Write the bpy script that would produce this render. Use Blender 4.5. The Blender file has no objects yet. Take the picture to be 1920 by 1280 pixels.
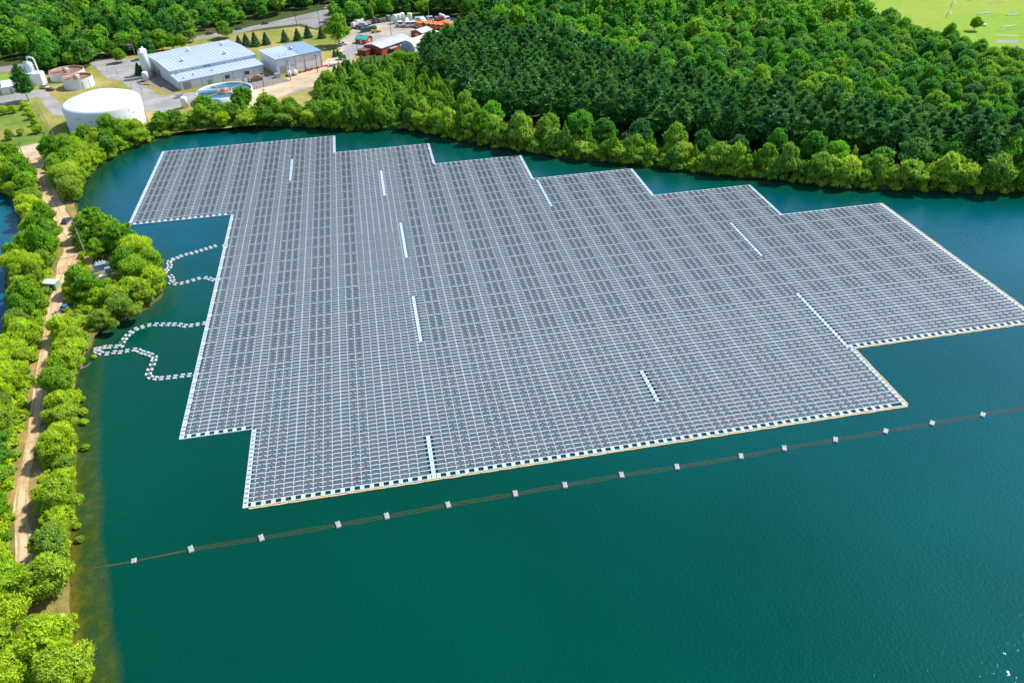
import bpy, bmesh, math, random
import numpy as np
from mathutils import Vector, Matrix, Euler

# ------------------------------------------------------------------ camera, sky, sun, exposure
SC = bpy.context.scene
COL = SC.collection
CAM_H = 120.0
F_PX = 1459.6927; PITCH = 0.6148123; ROLL = -0.03014120; YAW = -0.1740799   # fitted to the photograph
def _axes():
    p, r, w = PITCH, ROLL, YAW
    Rz = np.array([[math.cos(w), -math.sin(w), 0], [math.sin(w), math.cos(w), 0], [0, 0, 1]])
    fw = np.array([0, math.cos(p), -math.sin(p)]); up = np.array([0, math.sin(p), math.cos(p)]); ri = np.array([1., 0, 0])
    c, s = math.cos(r), math.sin(r)
    return Rz @ (c*ri + s*up), Rz @ (-s*ri + c*up), Rz @ fw
RI, UP, FW = _axes()
cam = bpy.data.cameras.new('camera'); camo = bpy.data.objects.new('camera', cam); COL.objects.link(camo)
cam.sensor_width = 36.0; cam.lens = F_PX/1920*36.0; cam.clip_start = 1.0; cam.clip_end = 12000.0
camo.matrix_world = Matrix(((RI[0], UP[0], -FW[0], 0), (RI[1], UP[1], -FW[1], 0), (RI[2], UP[2], -FW[2], CAM_H), (0, 0, 0, 1)))
SC.camera = camo

SUN_AZ, SUN_EL = math.radians(73.2), math.radians(50)
world = bpy.data.worlds.new('World'); SC.world = world; world.use_nodes = True
_n = world.node_tree.nodes; _sky = _n.new('ShaderNodeTexSky'); _sky.sky_type = 'NISHITA'; _sky.sun_disc = False
_sky.sun_elevation = SUN_EL; _sky.sun_rotation = SUN_AZ; _sky.ozone_density = 2.0
world.node_tree.links.new(_sky.outputs[0], _n['Background'].inputs[0]); _n['Background'].inputs[1].default_value = 0.15
_l = bpy.data.lights.new('sun', 'SUN'); _l.energy = 4.7; _l.angle = math.radians(0.5); _l.color = (1.0, 0.95, 0.86)
_lo = bpy.data.objects.new('sun', _l); COL.objects.link(_lo)
SUNV = Vector((math.sin(SUN_AZ)*math.cos(SUN_EL), math.cos(SUN_AZ)*math.cos(SUN_EL), math.sin(SUN_EL)))
_lo.rotation_euler = SUNV.to_track_quat('Z', 'Y').to_euler(); _lo.location = (0, 200, 300)
SC.view_settings.view_transform = 'Standard'; SC.view_settings.look = 'None'; SC.view_settings.gamma = 1.0
SC.view_settings.exposure = 0.42
try:
    SC.cycles.max_bounces = 6; SC.cycles.diffuse_bounces = 3; SC.cycles.glossy_bounces = 3; SC.cycles.transmission_bounces = 4
    SC.cycles.caustics_reflective = False; SC.cycles.caustics_refractive = False
except Exception: pass

# ------------------------------------------------------------------ helpers
GZ = 1.5   # height of the dry ground above the water
def at(px, py, z=GZ):
    d = FW + RI*(px-960)/F_PX + UP*(640-py)/F_PX
    t = (z-CAM_H)/d[2]
    return (d[0]*t, d[1]*t)
def ppm(x, y, z=0):     # pixels of the photograph per metre at a point (to rank sizes)
    d = np.array([x, y, z-CAM_H]); return F_PX/max(1.0, float(d @ FW))
def px_of(x, y, z):
    d = np.array([x, y, z-CAM_H]); q = float(d @ FW)
    return 960+F_PX*float(d @ RI)/q, 640-F_PX*float(d @ UP)/q

MATS = {}
def mat(name, col, rough=0.6, metal=0.0, spec=0.5, noise=None, col2=None, bump=None, coat=0.0):
    """plain principled material; noise=(scale, detail) mixes col with col2 in object space"""
    if name in MATS: return MATS[name]
    m = bpy.data.materials.new(name); m.use_nodes = True; nt = m.node_tree; b = nt.nodes['Principled BSDF']
    b.inputs['Base Color'].default_value = (*col, 1); b.inputs['Roughness'].default_value = rough
    b.inputs['Metallic'].default_value = metal; b.inputs['Specular IOR Level'].default_value = spec
    if coat: b.inputs['Coat Weight'].default_value = coat
    geo = None
    if noise or bump:
        geo = nt.nodes.new('ShaderNodeNewGeometry')
    if noise:
        t = nt.nodes.new('ShaderNodeTexNoise'); t.inputs['Scale'].default_value = noise[0]; t.inputs['Detail'].default_value = noise[1]
        t.inputs['Roughness'].default_value = 0.65
        nt.links.new(geo.outputs['Position'], t.inputs['Vector'])
        r = nt.nodes.new('ShaderNodeValToRGB'); r.color_ramp.elements[0].position = 0.36; r.color_ramp.elements[1].position = 0.64
        r.color_ramp.elements[0].color = (*col, 1); r.color_ramp.elements[1].color = (*(col2 or col), 1)
        nt.links.new(t.outputs['Fac'], r.inputs['Fac']); nt.links.new(r.outputs['Color'], b.inputs['Base Color'])
    if bump:
        t2 = nt.nodes.new('ShaderNodeTexNoise'); t2.inputs['Scale'].default_value = bump[0]; t2.inputs['Detail'].default_value = 3
        nt.links.new(geo.outputs['Position'], t2.inputs['Vector'])
        bp = nt.nodes.new('ShaderNodeBump'); bp.inputs['Strength'].default_value = bump[1]; bp.inputs['Distance'].default_value = 0.3
        nt.links.new(t2.outputs['Fac'], bp.inputs['Height']); nt.links.new(bp.outputs['Normal'], b.inputs['Normal'])
    MATS[name] = m; return m

def patchy(name, stops, s1, s2, rough=0.9, bump=None, pos=(0.3, 0.45, 0.58, 0.72)):
    """ground material: two noise scales through a colour ramp"""
    if name in MATS: return MATS[name]
    m = bpy.data.materials.new(name); m.use_nodes = True; nt = m.node_tree; b = nt.nodes['Principled BSDF']
    b.inputs['Roughness'].default_value = rough; b.inputs['Specular IOR Level'].default_value = 0.2
    g = nt.nodes.new('ShaderNodeNewGeometry')
    a = nt.nodes.new('ShaderNodeTexNoise'); a.inputs['Scale'].default_value = s1; a.inputs['Detail'].default_value = 5
    c = nt.nodes.new('ShaderNodeTexNoise'); c.inputs['Scale'].default_value = s2; c.inputs['Detail'].default_value = 6; c.inputs['Roughness'].default_value = 0.7
    for t in (a, c): nt.links.new(g.outputs['Position'], t.inputs['Vector'])
    mx = nt.nodes.new('ShaderNodeMath'); mx.operation = 'ADD'
    m1 = nt.nodes.new('ShaderNodeMath'); m1.operation = 'MULTIPLY'; m1.inputs[1].default_value = 0.55
    m2 = nt.nodes.new('ShaderNodeMath'); m2.operation = 'MULTIPLY'; m2.inputs[1].default_value = 0.45
    nt.links.new(a.outputs['Fac'], m1.inputs[0]); nt.links.new(c.outputs['Fac'], m2.inputs[0])
    nt.links.new(m1.outputs[0], mx.inputs[0]); nt.links.new(m2.outputs[0], mx.inputs[1])
    r = nt.nodes.new('ShaderNodeValToRGB'); el = r.color_ramp.elements
    el[0].position = pos[0]; el[0].color = (*stops[0], 1); el[1].position = pos[len(stops)-1]; el[1].color = (*stops[-1], 1)
    for k in range(1, len(stops)-1):
        e = el.new(pos[k]); e.color = (*stops[k], 1)
    nt.links.new(mx.outputs[0], r.inputs['Fac']); nt.links.new(r.outputs['Color'], b.inputs['Base Color'])
    if bump:
        bp = nt.nodes.new('ShaderNodeBump'); bp.inputs['Strength'].default_value = bump; bp.inputs['Distance'].default_value = 0.4
        nt.links.new(c.outputs['Fac'], bp.inputs['Height']); nt.links.new(bp.outputs['Normal'], b.inputs['Normal'])
    MATS[name] = m; return m

class MB:
    def __init__(s): s.v = []; s.f = []; s.m = []; s.smooth = []
    def add(s, vs, fs, mi=0, sm=False):
        o = len(s.v); s.v += [tuple(map(float, p)) for p in vs]
        for f in fs: s.f.append(tuple(i+o for i in f)); s.m.append(mi); s.smooth.append(sm)
        return s
    def box(s, x0, x1, y0, y1, z0, z1, mi=0):
        return s.add([(x0,y0,z0),(x1,y0,z0),(x1,y1,z0),(x0,y1,z0),(x0,y0,z1),(x1,y0,z1),(x1,y1,z1),(x0,y1,z1)],
                     [(3,2,1,0),(4,5,6,7),(0,1,5,4),(1,2,6,5),(2,3,7,6),(3,0,4,7)], mi)
    def cbox(s, x0, x1, y0, y1, z0, z1, c=0.1, mi=0):   # box with chamfered upper edges
        b = [(x0,y0),(x1,y0),(x1,y1),(x0,y1)]; t = [(x0+c,y0+c),(x1-c,y0+c),(x1-c,y1-c),(x0+c,y1-c)]
        vs = [(x,y,z0) for x,y in b]+[(x,y,z1-c) for x,y in b]+[(x,y,z1) for x,y in t]
        fs = [(3,2,1,0),(8,9,10,11)]
        for i in range(4):
            j = (i+1) % 4; fs += [(i,j,4+j,4+i),(4+i,4+j,8+j,8+i)]
        return s.add(vs, fs, mi)
    def prism(s, poly, z0, z1, mi=0, sm=False):
        n = len(poly)
        vs = [(x,y,z0) for x,y in poly]+[(x,y,z1) for x,y in poly]
        fs = [tuple(range(n-1,-1,-1)), tuple(range(n,2*n))]
        s.add(vs, fs, mi); s.add(vs, [(i,(i+1)%n,n+(i+1)%n,n+i) for i in range(n)], mi, sm); return s
    def extr(s, prof, y0, y1, mi=0):     # profile in x-z extruded along y
        n = len(prof)
        vs = [(x,y0,z) for x,z in prof]+[(x,y1,z) for x,z in prof]
        return s.add(vs, [tuple(range(n)), tuple(range(2*n-1,n-1,-1))]+[(i,n+i,n+(i+1)%n,(i+1)%n) for i in range(n)], mi)
    def lathe(s, prof, cx=0, cy=0, n=32, mi=0, sm=True, cap=True):   # prof: (r, z) upward
        k = len(prof); vs = []
        for r, z in prof:
            for i in range(n):
                a = 2*math.pi*i/n; vs.append((cx+r*math.cos(a), cy+r*math.sin(a), z))
        fs = [(j*n+i, j*n+(i+1)%n, (j+1)*n+(i+1)%n, (j+1)*n+i) for j in range(k-1) for i in range(n)]
        s.add(vs, fs, mi, sm)
        if cap: s.add([vs[i] for i in range(n)], [tuple(range(n-1,-1,-1))], mi); s.add([vs[(k-1)*n+i] for i in range(n)], [tuple(range(n))], mi)
        return s
    def tube(s, pts, r, n=8, mi=0, r2=None, sm=True):
        pts = [Vector(p) for p in pts]; k = len(pts); vs = []
        for j, p in enumerate(pts):
            d = (pts[min(j+1,k-1)]-pts[max(j-1,0)]).normalized()
            a = d.cross(Vector((0,0,1)) if abs(d.z) < .9 else Vector((1,0,0))).normalized(); b = d.cross(a)
            rr = r+((r2 if r2 is not None else r)-r)*j/(k-1)
            for i in range(n):
                t = 2*math.pi*i/n; q = p+a*rr*math.cos(t)+b*rr*math.sin(t); vs.append(tuple(q))
        fs = [(j*n+i, j*n+(i+1)%n, (j+1)*n+(i+1)%n, (j+1)*n+i) for j in range(k-1) for i in range(n)]
        s.add(vs, fs, mi, sm); s.add(vs, [tuple(range(n-1,-1,-1)), tuple((k-1)*n+i for i in range(n))], mi); return s
    def disc_x(s, x, y, z, r, w, n=12, mi=0):   # wheel with axle along y
        vs = []
        for yy in (y-w/2, y+w/2):
            for i in range(n):
                a = 2*math.pi*i/n; vs.append((x+r*math.cos(a), yy, z+r*math.sin(a)))
        return s.add(vs, [tuple(range(n)), tuple(range(2*n-1,n-1,-1))]+[(i,n+i,n+(i+1)%n,(i+1)%n) for i in range(n)], mi)
    def mesh(s, name, mats):
        me = bpy.data.meshes.new(name); me.from_pydata(s.v, [], s.f); 
        for m in mats: me.materials.append(m)
        me.polygons.foreach_set('material_index', s.m); me.polygons.foreach_set('use_smooth', s.smooth)
        me.update(); return me
    def build(s, name, mats, parent=None, label=None):
        if not isinstance(mats, (list, tuple)): mats = [mats]
        return link(name, s.mesh(name, mats), parent, label)

def link(name, me, parent=None, label=None):
    o = bpy.data.objects.new(name, me); COL.objects.link(o)
    if parent: o.parent = parent
    if label: o['label'] = label
    return o
def tag(o, label=None, cat=None, group=None, kind=None):
    if label: o['label'] = label
    if cat: o['category'] = cat
    if group: o['group'] = group
    if kind: o['kind'] = kind
    return o
def thing(name, label, cat, loc=(0,0,0), rz=0, group=None):
    o = bpy.data.objects.new(name, None); COL.objects.link(o); o.location = loc; o.rotation_euler = (0,0,rz); o.empty_display_size = 0.5
    return tag(o, label, cat, group)
def dup(root, loc, rz, label=None, scale=None):
    kids = {}
    for c in ALLKIDS.get(root.name, None) or [x for x in bpy.data.objects if x.parent == root]: kids[c.name] = c
    r = root.copy(); COL.objects.link(r); r.location = loc; r.rotation_euler = (0,0,rz)
    if label: r['label'] = label
    if scale: r.scale = scale
    for ch in kids.values():
        c = ch.copy(); COL.objects.link(c); c.parent = r
        for g in [x for x in bpy.data.objects if x.parent == ch]:
            d = g.copy(); COL.objects.link(d); d.parent = c
    return r
ALLKIDS = {}
ORD = ['first','second','third','fourth','fifth','sixth','seventh','eighth','ninth','tenth','eleventh','twelfth','thirteenth','fourteenth','fifteenth','sixteenth','seventeenth','eighteenth','nineteenth']
TENS = {20:'twent',30:'thirt',40:'fort',50:'fift',60:'sixt',70:'sevent',80:'eight',90:'ninet'}
def ordinal(n):
    if n < 20: return ORD[n-1]
    t = n//10*10
    if n > 99: return 'hundred-and-'+ordinal(n-100) if n > 100 else 'hundredth'
    return TENS[t]+'ieth' if n == t else TENS[t]+'y-'+ORD[n-t-1]

# ------------------------------------------------------------------ terrain
main_shore_px = [(150,1500),(150,1280),(140,1200),(137,1100),(130,1010),(135,900),(140,818),(143,720),(150,690),(162,672),(172,655),(178,640),
    (195,622),(235,600),(285,578),(308,555),(312,530),(306,500),(285,482),(250,465),(215,452),(180,440),(158,415),(148,385),(160,345),(185,315),
    (225,290),(268,272),(300,262),(345,250),(400,243),(480,238),(540,238),(600,240),(660,245),(720,244),(760,243),(800,250),(850,262),(900,271),
    (960,281),(1020,291),(1080,300),(1150,306),(1230,314),(1300,324),(1360,330),(1420,335),(1480,341),(1540,350),(1580,355),(1640,355),(1720,358),(1800,362),(1920,363)]
MAIN = [at(x, y, 0) for x, y in main_shore_px] + [(520,262),(700,200),(800,-100),(600,-400),(-60,-400),(-70,-100)]
left_shore_px = [(-60,352),(5,360),(28,400),(38,440),(15,470),(5,520),(10,590),(4,640),(-12,680),(-16,730),(-34,850),(-46,1000),(-56,1200),(-66,1450)]
LEFT = [at(x, y, 0) for x, y in left_shore_px] + [(-110,-300),(-600,-300),(-650,150),(-420,300),(-230,318)]
FAR = MAIN[22:55]
def seg_dist(P, poly, closed=True):
    P = np.asarray(P, float); d = np.full(len(P), 1e9); n = len(poly)
    for i in range(n if closed else n-1):
        a = np.array(poly[i]); b = np.array(poly[(i+1) % n]); ab = b-a
        t = np.clip(((P-a) @ ab)/(ab @ ab), 0, 1); q = a+t[:,None]*ab
        d = np.minimum(d, np.hypot(*(P-q).T))
    return d
def inside(P, poly):
    P = np.asarray(P, float); c = np.zeros(len(P), bool); n = len(poly); x, y = P.T
    for i in range(n):
        x0, y0 = poly[i]; x1, y1 = poly[(i+1) % n]
        if y0 == y1: continue
        k = ((y0 > y) != (y1 > y)) & (x < (x1-x0)*(y-y0)/(y1-y0)+x0); c ^= k
    return c
def water_depth(P):    # >0 inside a lake: distance to its shore; <0 on land
    P = np.asarray(P, float)
    d = np.minimum(seg_dist(P, MAIN), seg_dist(P, LEFT)); w = inside(P, MAIN) | inside(P, LEFT)
    return np.where(w, d, -d)
def wob(P, s, seed=0):
    x, y = P.T; return (np.sin(x*s+seed)+np.sin(y*s*1.3+seed*2.1)+np.sin((x+y)*s*.7+1.7+seed)+np.sin((x-y)*s*1.9+seed*.7))/4
def grid_mesh(name, xs, ys, zf, mats, attr=None):
    X, Y = np.meshgrid(xs, ys); P = np.stack([X.ravel(), Y.ravel()], 1); Zv = zf(P); nx, ny = len(xs), len(ys)
    me = bpy.data.meshes.new(name); V = np.column_stack([P, Zv]).astype(np.float32)
    i = np.arange(nx*ny).reshape(ny, nx); q = np.stack([i[:-1,:-1], i[:-1,1:], i[1:,1:], i[1:,:-1]], -1).reshape(-1, 4)
    fill_mesh(me, V, q)
    for m in mats: me.materials.append(m)
    if attr:
        for an, fn in attr.items():
            a = me.attributes.new(an, 'FLOAT', 'POINT'); a.data.foreach_set('value', fn(P).astype(np.float32))
    return me
def fill_mesh(me, V, Q):
    V = np.asarray(V, np.float32); Q = np.asarray(Q, np.int32)
    me.vertices.add(len(V)); me.vertices.foreach_set('co', V.ravel())
    me.loops.add(Q.size); me.loops.foreach_set('vertex_index', Q.ravel())
    me.polygons.add(len(Q)); me.polygons.foreach_set('loop_start', np.arange(0, Q.size, Q.shape[1], dtype=np.int32))
    try: me.polygons.foreach_set('loop_total', np.full(len(Q), Q.shape[1], dtype=np.int32))
    except Exception: pass
    me.update(calc_edges=True)
    me.shade_flat()
def land_z(P):
    d = water_depth(P)+wob(P, .45)*0.7*(np.abs(water_depth(P)) < 9)
    z = np.where(d > 0, -0.25-np.minimum(d*.45, 5), 0.0)
    s = np.clip(-d/3.2, 0, 1); z = np.where(d <= 0, -0.25+(GZ+.25)*(s*s*(3-2*s)), z)
    return z
M_soil = patchy('forest_floor', [(.020,.050,.010),(.045,.075,.016),(.09,.085,.03),(.20,.13,.06)], .03, .5, pos=(.3,.46,.6,.75), bump=.5)
xs = np.concatenate([[-6000,-3000,-1500,-900,-650], np.arange(-420, 470, 2.4), [500,560,700,900,1500,3000,6000]])
ys = np.concatenate([[-6000,-2500,-900,-400,-150], np.arange(-40, 560, 2.4), np.arange(560, 860, 12), [900,1000,1300,2000,4000,9000]])
o = link('ground', grid_mesh('ground', xs, ys, land_z, [M_soil])); tag(o, 'brown and green earth around both ponds', kind='structure')

def water_mat():
    m = bpy.data.materials.new('pond_water'); m.use_nodes = True; nt = m.node_tree; b = nt.nodes['Principled BSDF']; L = nt.links
    b.inputs['IOR'].default_value = 1.33; b.inputs['Roughness'].default_value = 0.02; b.inputs['Specular IOR Level'].default_value = 0.5
    def N(t): return nt.nodes.new(t)
    g = N('ShaderNodeNewGeometry'); sh = N('ShaderNodeAttribute'); sh.attribute_name = 'shallow'; dp = N('ShaderNodeAttribute'); dp.attribute_name = 'blue'
    n1 = N('ShaderNodeTexNoise'); n1.inputs['Scale'].default_value = .42; n1.inputs['Detail'].default_value = 6; n1.inputs['Roughness'].default_value = .7
    L.new(g.outputs['Position'], n1.inputs['Vector'])
    bed = N('ShaderNodeValToRGB'); e = bed.color_ramp.elements
    e[0].position = .12; e[0].color = (.008,.045,.022,1); e[1].position = .95; e[1].color = (.15,.10,.012,1); k = e.new(.42); k.color = (.032,.060,.010,1); k = e.new(.7); k.color = (.080,.085,.010,1)
    bs = N('ShaderNodeMath'); bs.operation = 'MULTIPLY_ADD'; bs.inputs[1].default_value = 1.1; bs.inputs[2].default_value = -.55; L.new(n1.outputs['Fac'], bs.inputs[0])
    ba = N('ShaderNodeMath'); ba.operation = 'ADD'; L.new(bs.outputs[0], ba.inputs[0]); nr = N('ShaderNodeAttribute'); nr.attribute_name = 'near'; L.new(nr.outputs['Fac'], ba.inputs[1])
    L.new(ba.outputs[0], bed.inputs['Fac'])
    big = N('ShaderNodeTexNoise'); big.inputs['Scale'].default_value = .018; big.inputs['Detail'].default_value = 5
    L.new(g.outputs['Position'], big.inputs['Vector'])
    deep_reflect = N('ShaderNodeMix'); deep_reflect.data_type = 'RGBA'; deep_reflect.inputs['A'].default_value = (.0001,.051,.030,1); deep_reflect.inputs['B'].default_value = (.0001,.080,.128,1); b.inputs['Specular Tint'].default_value = (.10,.68,.95,1)
    L.new(dp.outputs['Fac'], deep_reflect.inputs['Factor'])  # deep-water hue with sky and tree reflections painted in, green to blue
    var = N('ShaderNodeMix'); var.data_type = 'RGBA'; var.blend_type = 'MULTIPLY'; var.inputs['Factor'].default_value = 1
    vr = N('ShaderNodeMapRange'); vr.inputs['From Min'].default_value = .3; vr.inputs['From Max'].default_value = .7; vr.inputs['To Min'].default_value = .82; vr.inputs['To Max'].default_value = 1.14
    L.new(big.outputs['Fac'], vr.inputs['Value']); L.new(deep_reflect.outputs['Result'], var.inputs['A']); L.new(vr.outputs['Result'], var.inputs['B'])
    n4 = N('ShaderNodeTexNoise'); n4.inputs['Scale'].default_value = .7; n4.inputs['Detail'].default_value = 4; L.new(g.outputs['Position'], n4.inputs['Vector'])
    ms = N('ShaderNodeMath'); ms.operation = 'MULTIPLY_ADD'; ms.inputs[1].default_value = 1.6; ms.inputs[2].default_value = -.8; L.new(n4.outputs['Fac'], ms.inputs[0])
    ad = N('ShaderNodeMath'); ad.operation = 'ADD'; L.new(ms.outputs[0], ad.inputs[0]); L.new(sh.outputs['Fac'], ad.inputs[1])
    rg = N('ShaderNodeMapRange'); rg.inputs['From Min'].default_value = -.6; rg.inputs['From Max'].default_value = 1.3; L.new(ad.outputs[0], rg.inputs['Value'])
    lv = N('ShaderNodeAttribute'); lv.attribute_name = 'level'; bk = N('ShaderNodeAttribute'); bk.attribute_name = 'bank'
    m5 = N('ShaderNodeMath'); m5.operation = 'MULTIPLY'; L.new(rg.outputs['Result'], m5.inputs[0]); L.new(lv.outputs['Fac'], m5.inputs[1])
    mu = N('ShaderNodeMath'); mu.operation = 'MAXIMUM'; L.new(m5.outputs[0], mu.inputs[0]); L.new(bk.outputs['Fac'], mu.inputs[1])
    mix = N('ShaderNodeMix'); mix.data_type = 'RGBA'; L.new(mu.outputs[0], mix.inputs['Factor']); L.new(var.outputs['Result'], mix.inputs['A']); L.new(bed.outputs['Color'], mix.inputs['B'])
    L.new(mix.outputs['Result'], b.inputs['Base Color'])
    w1 = N('ShaderNodeTexNoise'); w1.inputs['Scale'].default_value = 1.5; w1.inputs['Detail'].default_value = 1.5; L.new(g.outputs['Position'], w1.inputs['Vector'])
    w2 = N('ShaderNodeTexNoise'); w2.inputs['Scale'].default_value = .18; w2.inputs['Detail'].default_value = 2; L.new(g.outputs['Position'], w2.inputs['Vector'])
    b1 = N('ShaderNodeBump'); b1.inputs['Strength'].default_value = .85; b1.inputs['Distance'].default_value = .115; L.new(w1.outputs['Fac'], b1.inputs['Height'])
    b2 = N('ShaderNodeBump'); b2.inputs['Strength'].default_value = .25; b2.inputs['Distance'].default_value = .35; L.new(w2.outputs['Fac'], b2.inputs['Height']); L.new(b1.outputs['Normal'], b2.inputs['Normal'])
    L.new(b2.outputs['Normal'], b.inputs['Normal'])
    return m
M_water = water_mat()
WEST = MAIN[0:24]     # causeway side of the main pond
def f_shallow(P):
    d = seg_dist(P, WEST, False); wdt = 5.9+wob(P, .12, 3)*.9
    return np.clip(wdt-d, -9, 9)
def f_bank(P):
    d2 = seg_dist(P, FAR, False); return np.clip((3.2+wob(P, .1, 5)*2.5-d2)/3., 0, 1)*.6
def f_level(P):
    near = np.clip((P[:,1]-135)/-75+1, .42, 1)
    return near*.95
def f_near(P):
    d = seg_dist(P, WEST, False); return np.clip(.88-d/4.2, .42, 1)*np.clip((P[:,1]-150)/-160+1, .62, 1)
def f_reflect_blue(P):  # sky reflection painted as bluer water to the right; left pond bluer too
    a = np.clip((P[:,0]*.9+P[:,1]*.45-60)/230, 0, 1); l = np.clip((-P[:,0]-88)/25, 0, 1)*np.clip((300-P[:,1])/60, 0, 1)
    sh = np.clip((seg_dist(P, FAR[8:], False)-5)/16, 0, 1); bay = np.clip((-P[:,0]-20)/40, 0, 1)*np.clip((P[:,1]-190)/60, 0, 1)*.8  # blue fades by the far shore: painted green reflection of the trees
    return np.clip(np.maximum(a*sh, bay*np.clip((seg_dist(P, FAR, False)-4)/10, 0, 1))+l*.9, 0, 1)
wx = np.concatenate([[-700,-500,-350], np.arange(-240, 420, 3.0), [450,520,650,850]])
wy = np.concatenate([[-500,-250,-100], np.arange(0, 430, 3.0), [460,520]])
xw = np.concatenate([[-700,-500,-350,-240], np.arange(-130, -30, 1.2), np.arange(-28, 420, 6.0), [450,520,650,850]])
yw = np.concatenate([[-500,-250,-100,-40], np.arange(0, 430, 1.5), [460,520]])
o = link('pond_water', grid_mesh('pond_water', xw, yw, lambda P: np.zeros(len(P)), [M_water], {'shallow': f_shallow, 'bank': f_bank, 'level': f_level, 'blue': f_reflect_blue, 'near': f_near}))
tag(o, 'still teal green pond water', kind='structure')

# ------------------------------------------------------------------ ground sheets
def sheet(name, px, level, material, label, z=None, jitter=.5, seed=1, xy=None, step=4.0):
    rnd = random.Random(seed); P = xy or [at(*p) for p in px]; Q = []
    for i in range(len(P)):
        a = Vector(P[i]); b = Vector(P[(i+1) % len(P)]); n = max(1, int((b-a).length/step))
        for k in range(n):
            q = a.lerp(b, k/n); Q.append((q.x+rnd.uniform(-jitter, jitter), q.y+rnd.uniform(-jitter, jitter)))
    zz = GZ+.012*level if z is None else z
    bm = bmesh.new(); vs = [bm.verts.new((x, y, zz)) for x, y in Q]
    f = bm.faces.new(vs); f.normal_update()
    if f.normal.z < 0: f.normal_flip()
    bmesh.ops.triangulate(bm, faces=[f]); me = bpy.data.meshes.new(name); bm.to_mesh(me); bm.free(); me.materials.append(material)
    o = link(name, me); return tag(o, label, kind='structure')
def strip(name, left, right, level, material, label, jitter=.25, seed=2):
    return sheet(name, left+right[::-1], level, material, label, jitter=jitter, seed=seed, step=3.0)
M_lawn = patchy('dry_lawn', [(.10,.16,.02),(.20,.22,.04),(.32,.27,.08),(.42,.33,.16)], .035, .25, pos=(.3,.45,.56,.7))
M_field = patchy('sports_turf', [(.12,.25,.02),(.19,.31,.022),(.25,.32,.035),(.34,.29,.09)], .012, .15, pos=(.3,.48,.6,.78))
M_asph = mat('asphalt', (.24,.235,.235), .9, noise=(.12, 5), col2=(.34,.33,.325), spec=.2)
M_road = mat('road_asphalt', (.20,.19,.19), .9, noise=(.1, 4), col2=(.29,.27,.26), spec=.2)
M_dirt = patchy('pale_dirt', [(.30,.23,.15),(.45,.34,.23),(.56,.44,.31),(.66,.54,.40)], .08, .9, pos=(.3,.45,.57,.7), bump=.3)
M_gravel = patchy('yard_gravel', [(.24,.20,.16),(.34,.29,.24),(.42,.37,.32),(.5,.45,.4)], .06, .6, pos=(.3,.45,.57,.7))
M_sand = patchy('track_sand', [(.20,.12,.05),(.44,.27,.12),(.60,.42,.24),(.66,.52,.36)], .12, 1.1, pos=(.28,.40,.52,.7), bump=.4)
M_scrub = patchy('scrub_grass', [(.05,.13,.012),(.12,.20,.02),(.26,.24,.06),(.45,.27,.10)], .05, .35, pos=(.3,.46,.6,.75))
M_line = mat('white_marking', (.75,.75,.72), .7)

sheet('causeway_earth', [(-60,280),(-10,300),(60,285),(90,300),(150,260),(140,330),(140,385),(160,440),(240,480),(290,510),(290,550),(225,590),(175,630),(158,668),
    (140,720),(134,818),(128,900),(124,1010),(130,1100),(132,1200),(142,1290),(-40,1290),(-30,1100),(-10,900),(0,730),(5,650),(18,590),(12,520),(22,475),(45,440),(33,395),(10,350),(-60,340)],
    1, patchy('causeway_soil', [(.06,.10,.015),(.16,.16,.04),(.36,.24,.09),(.50,.34,.16)], .07, .5, pos=(.3,.44,.58,.72), bump=.5), 'sandy orange earth of the causeway')
sheet('works_lawn', [(-40,128),(60,128),(120,140),(185,118),(260,100),(380,70),(560,50),(660,70),(680,100),(600,190),(480,235),(330,248),(270,262),(150,262),(92,262),(0,285),(-60,290)], 1, M_lawn, 'dry lawn around the water works')
sheet('scrub_field', [(-40,200),(40,186),(66,200),(100,262),(60,275),(0,288),(-60,290)], 2, M_scrub, 'scrubby field left of the white tank')
sheet('road_verge', [(-60,150),(40,140),(60,138),(60,150),(0,160),(-60,170)], 2, patchy('verge', [(.09,.24,.02),(.14,.30,.03),(.20,.30,.05)], .05, .3), 'green road verge')
strip('main_road', [(-80,137),(0,126),(60,117),(190,96),(300,79),(371,67),(441,57),(502,43),(568,28),(620,16),(660,4),(720,-14)],
      [(-80,146),(0,137),(60,127),(190,103),(300,87),(373,74),(441,64),(502,52),(564,45),(592,54),(612,42),(650,20),(740,-4)], 3, M_road, 'grey two-lane road beyond the works', jitter=.05)
strip('driveway', [(165,118),(205,112),(262,110),(268,116)], [(180,128),(200,148),(228,152),(255,135)], 7, M_asph, 'curving driveway', jitter=.1)
sheet('works_yard', [(185,122),(240,117),(232,135),(255,140),(270,160),(300,180),(345,176),(600,136),(636,110),(652,116),(600,160),(500,190),(478,172),(345,196),(318,215),(312,236),(296,218),(268,200),(252,172),(215,143),(196,130)], 4, M_asph, 'asphalt yard beside the works', jitter=.1)
sheet('works_dirt', [(470,170),(590,130),(640,92),(650,96),(640,128),(612,160),(560,166),(490,200),(430,222),(420,214)], 5, M_dirt, 'pale dirt track before the annex')
sheet('side_drive', [(62,170),(84,170),(104,186),(122,204),(122,219),(101,217),(84,199),(70,182),(0,200),(0,182)], 5, M_asph, 'narrow asphalt drive by the open tanks', jitter=.1)
sheet('junction', [(-20,292),(40,275),(92,264),(98,286),(60,300),(20,305),(-20,310)], 5, M_dirt, 'sandy junction at the head of the track')
sheet('works_gravel', [(425,150),(510,138),(545,152),(480,168),(440,172)], 6, mat('patch_gravel', (.17,.15,.13), .95, noise=(.5,4), col2=(.26,.23,.2)), 'grey gravel patch behind the round clarifier')
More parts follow.
